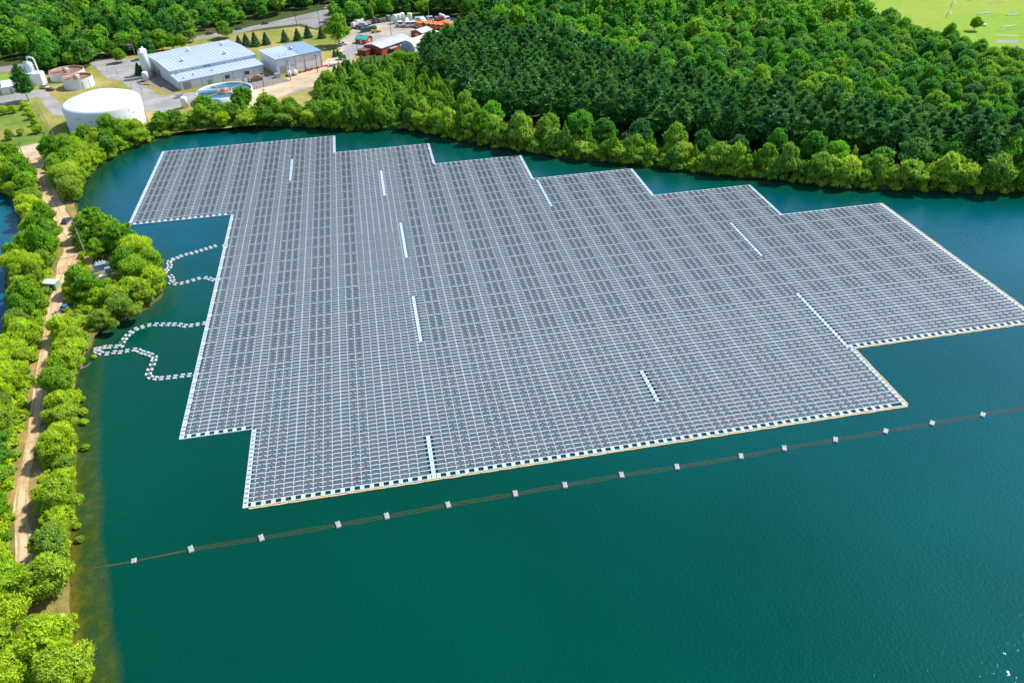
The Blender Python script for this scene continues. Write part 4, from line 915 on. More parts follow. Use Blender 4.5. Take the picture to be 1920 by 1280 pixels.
t = gable('red_workshop', None, a2, 9.5, W2, 3.0, 4.4, M_red, M_groof, 'red workshop with grey gabled roof between barn and orange trucks', xy=tuple(base2))
MB().box(-.06,-.005,3.2,5.6,1,2.2).build('window', M_white, t)
# arched white hangar
h0 = Vector(at(*Yp(1135,945))); 
W3, L3, H3 = 10.5, 26, 5.6
t = thing('white_hangar', 'arched white fabric hangar with a grey-blue end', 'hangar', (h0.x, h0.y, GZ), a2)
arc = [(W3/2-W3/2*math.cos(math.pi*k/14), H3*math.sin(math.pi*k/14)**.72) for k in range(15)]
mb = MB(); vs = [(0,y,z) for y, z in arc]+[(L3,y,z) for y, z in arc]; mb.add(vs, [(i,i+15,i+16,i+1) for i in range(14)], 0, True); mb.build('fabric_roof', mat('white_fabric', (.66,.67,.69), .6), t)
MB().add([(0.01,y,z) for y, z in arc], [tuple(range(15))]).build('end_wall', mat('blue_grey_fabric', (.42,.50,.60), .7), t)
MB().add([(L3-.01,y,z) for y, z in arc], [tuple(range(14,-1,-1))]).build('end_wall', MATS['blue_grey_fabric'], t)
MB().box(-.05,.005,4.2,5.0,3.0,3.6).box(-.05,.005,5.4,6.2,3.0,3.6).build('vent', M_wall2, t)

# ------------------------------------------------------------------ sports field
M_goal = mat('goal_white', (.75,.77,.75), .5)
def goal(px, py, rz, label, w=7.3, hh=2.4, d=2.2, m=None):
    x, y = at(px, py); t = thing('football_goal', label, 'goal', (x, y, GZ), rz, 'football goals on the sports field')
    MB().tube([(-w/2,0,0),(-w/2,0,hh),(w/2,0,hh),(w/2,0,0)], .09, 6).tube([(-w/2,0,hh),(-w/2,d*.4,hh),(-w/2,d,0),(w/2,d,0),(w/2,d*.4,hh),(w/2,0,hh)], .06, 6).build('goal_frame', M_goal, t)
    g = MB()
    for k in range(11):
        xx = -w/2+w*k/10; g.tube([(xx,.02,hh),(xx,d*.4,hh),(xx,d,0)], .02, 4)
    for z in (.5,1.,1.5,2.): g.tube([(-w/2,d-(d*.6)*z/hh,z),(w/2,d-(d*.6)*z/hh,z)], .02, 4)
    g.build('net', m or mat('net_green', (.25,.45,.30), .8), t); return t
goal(1889,57,0.1,'goal with green net nearest the parking bays', w=8)
goal(1871,5,0.1,'goal at the top edge of the sports field', w=8)
goal(1788,12,1.0,'goal turned sideways, farther of the left pair')
goal(1780,32,1.0,'goal turned sideways, nearer of the left pair')
def bench(px, py, rz, L, label):
    x, y = at(px, py); t = thing('spectator_bench', label, 'bench', (x, y, GZ), rz, 'long pale benches on the sports field')
    MB().box(-L/2,L/2,-.3,.1,.45,.52).build('seat', M_pipe, t); MB().box(-L/2,L/2,.35,.42,.6,1.15).build('backrest', M_pipe, t)
    for s_ in (-1, 0, 1): MB().box(s_*(L/2-.3)-.05,s_*(L/2-.3)+.05,-.25,.4,0,.449).build('leg', MATS['grey_metal'], t)
bench(1846,26,0.1,10,'pale bench left of the other on the open turf'); bench(1899,29,.05,8.5,'pale bench near the right photo edge'); bench(1819,1,.2,4.5,'short bench at the top edge of the turf')
x, y = at(1846,49); t = thing('turf_cart', 'small white cart near the lone round tree', 'cart', (x, y, GZ), .4)
MB().box(-1.1,1.1,-.6,.6,.35,1.0).build('cart_body', M_white, t); wheel_set(t, (-.7,.7), 1.2, .25, .15)

# ------------------------------------------------------------------ trees
def leaf_mat(name, pal, attr=False, trans=.45):
    m = bpy.data.materials.new(name); m.use_nodes = True; nt = m.node_tree; L = nt.links; b = nt.nodes['Principled BSDF']; out = nt.nodes['Material Output']
    r = nt.nodes.new('ShaderNodeValToRGB'); e = r.color_ramp.elements; e[0].color = (*pal[0], 1); e[1].color = (*pal[-1], 1)
    for k in range(1, len(pal)-1): q = e.new(k/(len(pal)-1)); q.color = (*pal[k], 1)
    if attr: a = nt.nodes.new('ShaderNodeAttribute'); a.attribute_name = 'tint'; L.new(a.outputs['Fac'], r.inputs['Fac'])
    else: a = nt.nodes.new('ShaderNodeObjectInfo'); L.new(a.outputs['Random'], r.inputs['Fac'])
    g = nt.nodes.new('ShaderNodeNewGeometry'); n = nt.nodes.new('ShaderNodeTexNoise'); n.inputs['Scale'].default_value = .9; n.inputs['Detail'].default_value = 3
    L.new(g.outputs['Position'], n.inputs['Vector'])
    mr = nt.nodes.new('ShaderNodeMapRange'); mr.inputs['From Min'].default_value = .3; mr.inputs['From Max'].default_value = .7; mr.inputs['To Min'].default_value = .72; mr.inputs['To Max'].default_value = 1.25
    L.new(n.outputs['Fac'], mr.inputs['Value'])
    mu = nt.nodes.new('ShaderNodeVectorMath'); mu.operation = 'SCALE'; L.new(r.outputs['Color'], mu.inputs[0]); L.new(mr.outputs['Result'], mu.inputs['Scale'])
    L.new(mu.outputs[0], b.inputs['Base Color']); b.inputs['Roughness'].default_value = .55; b.inputs['Specular IOR Level'].default_value = .25
    tr = nt.nodes.new('ShaderNodeBsdfTranslucent'); L.new(mu.outputs[0], tr.inputs['Color']); mx = nt.nodes.new('ShaderNodeMixShader'); mx.inputs['Fac'].default_value = trans
    L.new(b.outputs[0], mx.inputs[1]); L.new(tr.outputs[0], mx.inputs[2]); L.new(mx.outputs[0], out.inputs['Surface']); return m
PAL = {
 'lime':  [(.26,.46,.03),(.46,.67,.03),(.56,.71,.035),(.28,.46,.06),(.50,.67,.03),(.38,.57,.05)],
 'shore': [(.20,.42,.04),(.44,.64,.05),(.24,.46,.05),(.54,.70,.06),(.12,.34,.06),(.36,.56,.06)],
 'mid':   [(.12,.32,.02),(.20,.44,.02),(.28,.50,.025),(.15,.36,.04)],
 'wood':  [(.06,.23,.035),(.12,.40,.03),(.22,.52,.03),(.08,.29,.05),(.32,.56,.035),(.07,.25,.06)],
 'pine':  [(.05,.20,.04),(.09,.28,.05),(.14,.34,.06),(.06,.22,.06)],
 'spruce':[(.04,.14,.06),(.06,.17,.05)],
}
LM = {k: leaf_mat('leaves_'+k, v, trans=.3 if k in ('pine','spruce') else .45) for k, v in PAL.items()}
LMA = {k: leaf_mat('leaf_mass_'+k, PAL[k], attr=True, trans=.3 if k == 'pine' else .45) for k in ('wood','pine')}
M_bark = mat('bark', (.09,.07,.05), .95)

def quads(P, Nrm, size, rng, aspect=1.5, along=None, jitter=.75):
    n = len(P); N = Nrm+rng.normal(0, jitter, (n, 3)); N /= np.linalg.norm(N, axis=1)[:,None]
    A = rng.normal(0, 1, (n, 3)) if along is None else along+rng.normal(0, .25, (n, 3))
    A -= (A*N).sum(1)[:,None]*N; A /= np.linalg.norm(A, axis=1)[:,None]+1e-9; B = np.cross(N, A)
    s = size*rng.uniform(.6, 1.35, n); A *= (s*aspect/2)[:,None]; B *= (s/2)[:,None]
    V = np.stack([P-A*.9-B*.5, P-A*.1-B, P+A, P-A*.1+B], 1)   # kite-like leaf clump
    return V.reshape(-1, 3)
def crown_lobes(rng, R, H, base, nl=17, top=.5):
    L = [(0, 0, base+(H-base)*.5, R*.6, (H-base)*.42)]
    for i in range(nl):
        a = i*2.399+rng.uniform(-.3,.3); z = base+(H-base)*rng.uniform(.22,.80); k = 1-abs((z-base)/(H-base)-.42)*1.0
        d = R*.58*k; d *= rng.uniform(.8,1.25); r = R*rng.uniform(.18,.44); L.append((d*math.cos(a)*1.08, d*math.sin(a)*1.08, z, r*rng.uniform(.8,1.25), r*rng.uniform(.45,.95)))
    L.append((rng.uniform(-.15,.15)*R, rng.uniform(-.15,.15)*R, H-R*.42, R*.45, R*.42))
    return L
def crown_broad(seed, R, H, base, n, size, nl=17):
    rng = np.random.default_rng(seed); L = np.array(crown_lobes(rng, R, H, base, nl)); w = L[:,3]**2; w /= w.sum()
    P, Nn = [], []
    tot = 0
    while tot < n:
        m = n*3; k = rng.choice(len(L), m, p=w); d = rng.normal(0, 1, (m, 3)); d[:,2] = d[:,2]*.9+.25; d /= np.linalg.norm(d, axis=1)[:,None]
        rr = rng.uniform(.5, 1.0, m)**.6*1.04+np.abs(rng.normal(0, .15, m)); p = L[k,:3]+d*np.stack([L[k,3], L[k,3], L[k,4]], 1)*rr[:,None]
        ok = np.ones(m, bool)
        for j in range(len(L)):
            q = (p-L[j,:3])/np.array([L[j,3], L[j,3], L[j,4]]); ok &= ~((np.linalg.norm(q, axis=1) < .62) & (k != j))
        ok &= p[:,2] > base*.8
        fq = 9.0/R; gq = np.sin(p[:,0]*fq+seed)+np.sin(p[:,1]*fq*1.15+seed*2.)+np.sin(p[:,2]*fq*1.3+seed*.7)+np.sin((p[:,0]-p[:,1]+p[:,2])*fq*1.9)*.7
        ok &= gq > rng.normal(-.75, .5, m)
        P.append(p[ok]); Nn.append(d[ok]); tot += ok.sum()
    P = np.concatenate(P)[:n]; Nn = np.concatenate(Nn)[:n]; up = Nn.copy(); up[:,2] += .7; S = np.cross(up, rng.normal(0, 1, up.shape)); S /= np.linalg.norm(S, axis=1)[:,None]
    S *= np.sign((S*Nn).sum(1)+.15)[:,None]; k = rng.uniform(size=len(P)) < .45; S = np.where(k[:,None], S, Nn)
    return quads(P, S, size, rng, aspect=2.5, along=up, jitter=.5)
def crown_pine(seed, R, H, base, n, size):
    rng = np.random.default_rng(seed); P, D = [], []
    lv = 9; per = max(1, n//(lv*6+6))
    for i in range(lv):
        t = i/(lv-1); z = base+(H-base)*(t*.93); br = R*(1-t**2.4)**.8*(.8+.2*math.sin(i*2.1))+.5
        if t < .15: br *= .8
        for b in range(6):
            a = b*math.pi/3+i*.55+rng.uniform(-.3,.3); l = br*rng.uniform(.75,1.12)
            m = max(2, int(per*(.5+l/R))); s = rng.uniform(.25, 1, m)**.7*l
            w = (s*.22)[:,None]
            p = np.stack([np.cos(a)*s, np.sin(a)*s, z+.18*s+.10*s*s/R], 1)+rng.normal(0, 1, (m, 3))*np.array([1,1,.35])*w
            P.append(p); D.append(np.tile([math.cos(a)*.75, math.sin(a)*.75, .8], (m, 1)))
    m = per*6; s = rng.uniform(0, 1, m); P.append(np.stack([rng.normal(0,.25,m), rng.normal(0,.25,m), H-s*1.6], 1)); D.append(np.tile([0,0,1.], (m, 1)))
    P = np.concatenate(P); D = np.concatenate(D); Nn = np.cross(D, rng.normal(0, 1, D.shape)); Nn[:,2] += .8
    return quads(P, Nn, size, rng, aspect=3.2, along=D, jitter=.3)
def crown_cone(seed, R, H, base, n, size):
    rng = np.random.default_rng(seed); t = rng.uniform(0, 1, n)**1.3; a = rng.uniform(0, 2*math.pi, n); r = R*(1-t)**.72*(.85+.2*np.sin(t*38+np.sin(a*3)))*rng.uniform(.8,1.05,n)
    P = np.stack([np.cos(a)*r, np.sin(a)*r, base+(H-base)*t], 1); D = np.stack([np.cos(a), np.sin(a), np.full(n, .5)], 1); return quads(P, D, size, rng, aspect=1.8, jitter=.5)
def crown_poplar(seed, R, H, base, n, size):
    rng = np.random.default_rng(seed); V = []
    L = []
    for i in range(7):
        a = i*2.399; d = R*rng.uniform(.25,.62) if i else 0; hh = (H-base)*(1 if i == 0 else rng.uniform(.6,.88)); L.append((d*math.cos(a), d*math.sin(a), base+hh*.5, R*.36, hh*.5))
    L = np.array(L); k = rng.choice(len(L), n); d = rng.normal(0, 1, (n, 3)); d /= np.linalg.norm(d, axis=1)[:,None]
    tz = d[:,2]; rad = L[k,3]*np.where(tz > 0, 1-tz*.5, 1)*rng.uniform(.75,1.1,n)
    P = np.stack([L[k,0]+d[:,0]*rad, L[k,1]+d[:,1]*rad, L[k,2]+tz*L[k,4]], 1); dd = d.copy(); dd[:,2] += .3
    return quads(P, dd, size, rng, aspect=1.6)
def quad_mesh(name, V, material):
    me = bpy.data.meshes.new(name); n = len(V)//4; fill_mesh(me, V, np.arange(n*4).reshape(n, 4)); me.materials.append(material); return me
def trunk_mesh(name, H, base, r, seed, pine=False):
    rnd = random.Random(seed); mb = MB(); top = H*(.93 if pine else .62)
    mb.tube([(0,0,-.4),(rnd.uniform(-.1,.1),rnd.uniform(-.1,.1),top*.5),(rnd.uniform(-.25,.25),rnd.uniform(-.25,.25),top)], r, 7, r2=r*.35)
    if not pine:
        for k in range(4):
            a = k*1.6+rnd.random(); z = base+(H-base)*rnd.uniform(.0,.3); l = H*.25; mb.tube([(0,0,z),(math.cos(a)*l*.6,math.sin(a)*l*.6,z+l*.5),(math.cos(a)*l,math.sin(a)*l,z+l*1.1)], r*.45, 5, r2=r*.12)
    else:
        for k in range(6):
            a = k*1.05+rnd.random(); z = base+(H-base)*k*.1; l = H*.16; mb.tube([(0,0,z),(math.cos(a)*l,math.sin(a)*l,z+.3)], r*.3, 4, r2=r*.1)
    return mb.mesh(name, [M_bark])
PROTO = {}
def protos(key, fn, pal, R, H, base, n, size, tr=.2, nv=4, pine=False):
    PROTO[key] = [(quad_mesh('crown_'+key, fn(100*i+hash_(key), R*(.93+.05*i), H*(.95+.04*i), base, n, size), LM[pal]), trunk_mesh('trunk_'+key, H, base, tr, i+3, pine)) for i in range(nv)]
def hash_(s): return sum(ord(c)*(i+1) for i, c in enumerate(s)) % 997
protos('bush_lime', crown_broad, 'lime', 3.7, 6.6, .6, 12000, .22, .16, 5)
protos('bush_shore', crown_broad, 'shore', 3.3, 6.4, .4, 3600, .42, .15, 5)
protos('tree_mid', crown_broad, 'mid', 4.3, 9.5, 1.6, 7500, .36, .22, 5)
protos('poplar', crown_poplar, 'mid', 4.0, 10.5, 1.2, 3000, .5, .18, 4)
protos('poplar_lime', crown_poplar, 'lime', 2.6, 12.0, 1.2, 2200, .45, .18, 2)
protos('wood', crown_broad, 'wood', 5.0, 12.0, 2.6, 5200, .46, .25, 5)
protos('pine', crown_pine, 'pine', 4.6, 15.5, 4.2, 3200, .60, .22, 6, True)
protos('spruce', crown_cone, 'spruce', 2.9, 7.0, .3, 2200, .34, .15, 2, True)
protos('low', crown_broad, 'lime', 1.5, 1.8, .0, 700, .28, .05, 3)
TREES = []   # (kind, x, y, scale, rot, name, label, category, group)
def put(kind, x, y, s, rz, label, group, name='broadleaf_tree', cat='tree', idx=None):
    cm, tm = PROTO[kind][(idx if idx is not None else int(abs(x*13+y*7))) % len(PROTO[kind])]
    t = bpy.data.objects.new(name, None); COL.objects.link(t); t.location = (x, y, GZ-.05 if True else 0); t.rotation_euler = (0, 0, rz); t.scale = (s[0], s[0], s[1]) if isinstance(s, tuple) else (s, s, s)
    tag(t, label, cat, group)
    c = bpy.data.objects.new('crown', cm); COL.objects.link(c); c.parent = t
    k = bpy.data.objects.new('trunk', tm); COL.objects.link(k); k.parent = t
    return t
RNG = random.Random(11)
def scatter(poly, spacing, rng, avoid=None, tries=30000):
    xs_ = [p[0] for p in poly]; ys_ = [p[1] for p in poly]; out = []; cell = {}
    area = (max(xs_)-min(xs_))*(max(ys_)-min(ys_)); n = int(min(tries*4, area/spacing**2*7))
    C = np.column_stack([[rng.uniform(min(xs_), max(xs_)) for _ in range(n)], [rng.uniform(min(ys_), max(ys_)) for _ in range(n)]])
    ok = inside(C, poly)
    for hole in (avoid or []): ok &= ~inside(C, hole)
    for x, y in C[ok]:
        i, j = int(x//spacing), int(y//spacing); good = True
        for a in range(i-1, i+2):
            for b in range(j-1, j+2):
                for q in cell.get((a, b), ()):
                    if (q[0]-x)**2+(q[1]-y)**2 < spacing**2: good = False
        if good: cell.setdefault((i, j), []).append((x, y)); out.append((float(x), float(y)))
    return out
W_ = lambda L, z: [at(x, y, z) for x, y in L]

# --- causeway, both sides of the track (crown centres given at about 3.5 m)
east = W_([(88,292),(130,262),(190,245),(262,246),(262,262),(210,285),(160,320),(148,345),(140,368),(120,360),(104,330)], 4.0)
left_strip = W_([(0,300),(40,305),(62,330),(72,372),(85,420),(108,450),(98,480),(90,520),(84,556),(72,600),(70,650),(58,700),(50,760),(40,820),(24,880),(10,950),(12,1040),(16,1130),(14,1200),(22,1300),(-60,1300),(-44,1050),(-30,900),(-8,730),(8,650),(34,600),(24,530),(26,485),(58,452),(54,410),(42,370),(-10,345),(-30,310)], 3.5)
right_strip = W_([(102,590),(120,590),(126,620),(150,640),(160,655),(150,690),(130,715),(126,790),(130,850),(128,930),(122,1000),(112,1040),(84,1030),(86,960),(72,900),(78,850),(92,800),(104,740),(112,700),(98,660),(96,620)], 3.5)
clear_ = [W_([(96,500),(135,500),(135,560),(96,560)], 0), W_([(104,700),(125,690),(125,712),(104,715)], 2)]
def by_row(pts, key): return sorted(pts, key=key)
def label_run(pts, kind, fmt, group, smin, smax, name='broadleaf_tree', cat='tree', key=lambda p: p[1], jit=.25):
    pts = sorted(pts, key=key)
    for i, (x, y) in enumerate(pts):
        k = RNG.choice(kind) if isinstance(kind, (list, tuple)) else kind
        s = RNG.uniform(smin, smax); put(k, x, y, (s, s*RNG.uniform(1-jit*.5, 1+jit)), RNG.uniform(0, 6.28), fmt % ordinal(i+1), group, name, cat)
def on_land(pts, m=1.0):
    if not pts: return pts
    d = water_depth(np.array(pts)); return [p for p, q in zip(pts, d) if q < -m]
TRACK = [at(*p) for p in [(72,310),(88,360),(112,410),(130,447),(130,490),(112,545),(102,572),(98,600),(94,620),(88,654),(82,682),(78,720),(71,759),(65,800),(56,838),(49,880),(42,920),(39,960),(45,1014),(42,1071),(38,1130),(30,1172),(29,1233),(45,1290)]]
def off_track(pts, m): 
    if not pts: return pts
    d = seg_dist(np.array(pts), TRACK, False); return [p for p, q in zip(pts, d) if q > m]
P_ = off_track(on_land(scatter(left_strip, 2.9, RNG, clear_), .0), 4.5)
label_run(P_, ['bush_lime','bush_lime','bush_lime','tree_mid'], 'bright green tree left of the track, %s counting from the bottom', 'bushy trees left of the causeway track', .5, 1.0, 'bushy_tree', jit=.45)
P_ = off_track(on_land(scatter(right_strip, 2.75, RNG, clear_), -.3), 4.4)
label_run(P_, 'bush_lime', 'lime green bushy tree right of the track, %s from the bottom', 'bushy trees right of the causeway track', .45, .98, 'bushy_tree', jit=.45)
P_ = off_track(on_land(scatter(east, 4.0, RNG), .0), 4.0)
label_run(P_, ['bush_lime','tree_mid','bush_lime'], 'green tree between track head and pond, %s from the bottom', 'trees at the track head', .75, 1.1)
for (px, py, s, lab) in [(96,1092,1.3,'large round lime tree standing alone beside the lower track'),(100,1222,1.5,'largest lime tree in the bottom left corner'),(128,1262,1.15,'lime tree overlapping the largest one at the pond side'),(74,1190,.8,'small lime tree behind the largest one in the bottom corner'),(4,1110,1.2,'lime tree cut by the left photo edge, level with the large round one'),(2,1165,1.2,'lime tree cut by the left photo edge, below the large round one'),(0,1225,1.25,'lime tree cut by the left photo edge near the corner'),(8,1275,1.1,'lime tree in the very bottom left corner'),(60,1262,.8,'blue-green bush at the very bottom edge'),(140,1262,.7,'small lime bush at the pond edge in the bottom corner')]:
    x, y = at(px, py, 4); put('bush_lime', x, y, s, px*.1, lab, 'single trees by the lower track', idx=px)
# --- headland
hl = [(175,425,'tree_mid',1.0),(205,440,'tree_mid',1.1),(228,455,'tree_mid',.95),(160,432,'tree_mid',.8),(240,470,'poplar',.8),(262,480,'bush_lime',1.2),(283,505,'bush_lime',1.25),(290,535,'bush_lime',1.1),(262,520,'bush_lime',1.2),(270,552,'bush_lime',1.0),
      (245,548,'bush_lime',.95),(150,530,'tree_mid',.9),(168,546,'tree_mid',.8),(135,545,'bush_lime',.8),(215,562,'bush_lime',1.0),(228,580,'bush_lime',.9),(205,545,'bush_lime',.85),(185,560,'bush_lime',.8),(192,600,'bush_lime',.75),(210,606,'bush_lime',.5),(180,470,'tree_mid',.7),
      (240,500,'tree_mid',.95),(252,585,'bush_lime',.55),(150,450,'tree_mid',.6)]
hl.sort(key=lambda t: t[0])
for i, (px, py, k, s) in enumerate(hl):
    x, y = at(px, py, 4.5 if k != 'bush_lime' else 3.2); put(k, x, y, s, px*.3, ('dark leafy' if k == 'tree_mid' else 'slim' if k == 'poplar' else 'lime green')+' tree on the small headland, %s from its left' % ordinal(i+1), 'trees on the small headland')
for i, (px, py, s) in enumerate([(152,748,.7),(155,772,.8),(158,790,.6),(160,838,.7),(150,1010,.6),(145,985,.5),(133,1160,.7),(138,1175,.6),(60,920,.6),(176,668,.5),(228,641,.35)]):
    x, y = at(px, py, .6); t = put('low', x, y, s, i, 'low lime shrub at the causeway waterline, %s along' % ordinal(i+1), 'low shrubs at the causeway waterline', 'low_shrub', 'shrub'); t.location.z = .1
# --- west shore between tank and pond, and up to the poplars
ws = [(150,285),(175,272),(205,262),(235,258),(262,256),(285,238),(305,246),(325,232),(345,240),(362,222),(380,236),(398,226),(418,236),(440,228),(460,236),(478,226),(498,234),(515,216),(530,232),(548,214),(562,226),(580,232)]
for i, (px, py) in enumerate(ws):
    k = ['bush_lime','tree_mid','bush_shore'][i % 3]; x, y = at(px, py, 3.5)
    if water_depth(np.array([(x, y)]))[0] > -1: x, y = at(px, py-8, 3.5)
    k = 'bush_lime' if px < 300 else k; put(k, x, y, (RNG.uniform(.85,1.15), RNG.uniform(.65,.95)*(.85 if px < 290 else 1)), px, 'waterside tree between white tank and clarifier, %s from the left' % ordinal(i+1), 'waterside trees below the water works')
for px, py, s, lab in [(455,190,1.25,'tall airy dark tree in front of the clarifier'),(382,200,1.1,'broad tree hiding the left side of the clarifier'),(412,208,.95,'tree hiding the near rim of the clarifier, left of the tall airy one'),(434,206,.9,'tree squeezed between the tall airy one and its left neighbour'),(300,222,.9,'small tree right of the white storage tank')]:
    x, y = at(px, py, 7); put('tree_mid', x, y, s, 1, lab, 'waterside trees below the water works', idx=1)
# --- poplar wood
pw = W_([(598,140),(640,120),(700,112),(760,110),(820,128),(850,165),(868,200),(850,212),(760,205),(690,200),(610,205),(588,190)], 8)
P_ = on_land(scatter(pw, 5.6, RNG), 2)
for x, y in P_:
    put(RNG.choice(['poplar','tree_mid','poplar']), x, y, (RNG.uniform(.9,1.25), RNG.uniform(.8,1.1)), RNG.uniform(0,6), 'mid-green upright tree in the loose wood left of the pines', 'upright trees of the loose wood')
# --- far shore row, willows
def along(poly, off, step, rng, jit=1.2):
    out = []; carry = 0
    for i in range(len(poly)-1):
        a, b = Vector(poly[i]), Vector(poly[i+1]); l = (b-a).length; d = (b-a)/l; n = Vector((-d.y, d.x)); s = carry
        while s < l:
            p = a+d*s+n*(off+rng.uniform(-jit, jit))+d*rng.uniform(-jit, jit); out.append((p.x, p.y)); s += step
        carry = s-l
    return out
fs = [at(x, y, 0) for x, y in main_shore_px[30:]]+[(470,262)]
row = along(fs, 2.4, 3.9, RNG)+along(fs, 6.4, 4.4, RNG, 1.6)
row = [p for p in on_land(row, .6)]
row.sort(key=lambda p: px_of(p[0], p[1], 3)[0])
cnt = 0
for x, y in row:
    u = px_of(x, y, 3)[0]
    if u > 2260 or (745 < u < 765): continue
    if 1390 < u < 1440 and RNG.random() < .5: continue
    cnt += 1; k = RNG.choice(['bush_shore','bush_shore','bush_shore','tree_mid','poplar']); f_ = RNG.choice([.75,.9,1,1.1,1.3])*(1 if k == 'bush_shore' else .72)
    put(k, x, y, (RNG.uniform(.7,1.15)*f_, RNG.uniform(.6,1.4)*f_), RNG.uniform(0,6), 'rounded willowy tree on the far shore, %s from the left' % ordinal(cnt), 'rounded trees along the far shore', 'willow_tree')
low = [p for p in along(fs, .3, 9, RNG, 1.0)]
low.sort(key=lambda p: px_of(p[0], p[1], 0)[0]); c2 = 0
for x, y in low:
    if px_of(x, y, 0)[0] > 1990: continue
    c2 += 1; t = put('low', x, y, (RNG.uniform(.5,1.2), RNG.uniform(.5,1.1)), RNG.uniform(0,6), 'low shrub at the far waterline, %s from the left' % ordinal(c2), 'low shrubs at the far waterline', 'low_shrub', 'shrub'); t.location.z = .05
for i, (px, py, s) in enumerate([(1625,262,1.1),(1608,275,.85),(1600,292,.7),(1688,268,.8),(1782,272,.9),(1808,268,.95),(1832,275,.85),(1770,285,.75)]):
    x, y = at(px, py, 6); put('poplar_lime', x, y, (s, s*1.05), px, 'narrow bright spire of a tree above the far shore, %s listed' % ordinal(i+1) if False else ['tallest bright green spire on the right far shore','bright spire just left of the tallest one','shorter bright spire at the foot of the tallest','single bright spire between tallest and right group','first spire of the right far shore group','second spire of the right far shore group','rightmost spire of the far shore group','low spire left of the right group'][i], 'bright narrow spires on the far shore', 'poplar_tree')
# --- spruces by the works
for i, (px, py, s) in enumerate([(449,86,.85),(463,86,1.0),(480,87,1.15),(500,84,1.05),(535,79,1.05),(559,76,1.0),(578,71,1.1),(604,72,.95),(628,107,.6),(634,104,.5),(262,140,.9),(271,137,.9),(168,106,1.0)]):
    x, y = at(px, py); put('spruce', x, y, s, i, ['first','second','third','fourth','fifth','sixth','seventh','eighth'][i]+' dark cone-shaped spruce in the row behind the hall, from the left' if i < 8 else ['small dark conifer on the dirt right of the annex','smallest conifer right of the annex','bluish conifer at the driveway loop','conifer touching the tall silo','pointed conifer behind the open tanks'][i-8], 'cone-shaped spruces at the works', 'spruce_tree')
x, y = at(54,190); put('pine', x, y, (.95,1.1), .4, 'lone tall pine with open branches left of the aerator tower', 'pines standing alone', 'pine_tree', idx=2)
for px, py, s, lab in [(637,86,1.75,'big round tree at the entrance to the truck yard'),(424,72,.95,'single round tree on the roadside lawn'),(228,118,.75,'small light tree behind the driveway'),(1826,58,.8,'lone round tree on the edge of the sports field'),(20,262,.5,'small round bush in the scrub field'),(640,112,.45,'shrub on the dirt right of the annex')]:
    x, y = at(px, py); put('tree_mid', x, y, s, 2, lab, 'single round trees on open ground', idx=px)
for i, (px, py) in enumerate([(48,205),(55,214),(60,224),(66,236),(72,250),(40,254),(10,215),(28,212)]):
    x, y = at(px, py); put('bush_lime', x, y, RNG.uniform(.45,.7), i, 'bush on the scrub field left of the fence, %s from the top' % ordinal(i+1), 'bushes on the scrub field')

# --- forests: nearest ones one by one, the rest as one mass
pine_poly = W_([(792,118),(800,95),(850,72),(930,62),(1010,72),(1090,92),(1150,120),(1240,140),(1330,165),(1450,188),(1560,215),(1680,228),(1800,240),(1960,262),(2350,300),(2350,345),(1960,310),(1850,300),(1750,285),(1640,272),(1540,262),(1440,252),(1330,240),(1220,226),(1120,214),(1040,204),(960,200),(900,196),(880,180),(850,150)], 9)
yard_hole = [at(x, y) for x, y in [(625,100),(653,52),(700,38),(740,33),(800,30),(850,30),(925,42),(905,60),(850,80),(800,96),(790,112),(700,116),(650,122)]]
road_hole = [at(x, y) for x, y in [(-200,152),(-80,134),(0,123),(60,114),(190,93),(300,76),(371,62),(430,50),(500,36),(560,22),(620,8),(640,-6),(665,-18),(700,-18),(640,22),(622,40),(655,60),(660,125),(600,200),(350,250),(345,108),(200,112),(190,108),(300,90),(371,78),(371,67),(190,103),(60,127),(0,140),(-80,150),(-200,170)]]
wood_poly_r = W_([(830,50),(900,40),(960,30),(1000,-20),(1560,-60),(1590,0),(1610,22),(1650,40),(1720,60),(1800,84),(1850,104),(1960,120),(2350,190),(2350,300),(1960,262),(1800,240),(1680,228),(1560,215),(1450,188),(1330,165),(1240,140),(1150,120),(1090,92),(1010,72),(930,62),(860,66)], 8)
wood_poly_t = W_([(640,-70),(1040,-70),(1010,10),(960,34),(905,42),(850,22),(800,12),(740,10),(690,24),(655,50),(640,60),(620,20)], 7)
wood_poly_l = W_([(-120,-40),(640,-70),(622,-10),(575,14),(520,30),(420,50),(370,58),(340,68),(300,72),(200,92),(150,104),(100,116),(0,116),(-120,126)], 7)
wood_poly_b = W_([(225,70),(300,62),(345,66),(345,84),(300,92),(240,100)], 6)
wood_poly_c = W_([(60,104),(150,90),(185,88),(180,104),(130,118),(70,122)], 6)
clearings = [W_(c, 2) for c in ([(155,52),(180,58),(178,92),(160,94),(150,70)], [(0,112),(60,108),(62,122),(0,128)], [(255,48),(300,46),(300,56),(255,58)], [(205,66),(235,64),(238,92),(205,96)])]
pines = on_land(scatter(pine_poly, 5.7, RNG), 7.5)
woods = []
for pl, sp in ((wood_poly_r, 6.4), (wood_poly_t, 6.6), (wood_poly_l, 6.8), (wood_poly_b, 6), (wood_poly_c, 6)):
    woods += scatter(pl, sp, RNG, [yard_hole, pine_poly]+clearings)
woods = [p for p in on_land(woods, 6) if not inside(np.array([p]), road_hole)[0]]
lone2 = [(212,106,.95),(236,102,1.05),(258,100,1.0),(284,97,1.1),(306,97,1.15),(326,95,1.05),(343,93,.9),(178,112,.8),(196,80,.9)]
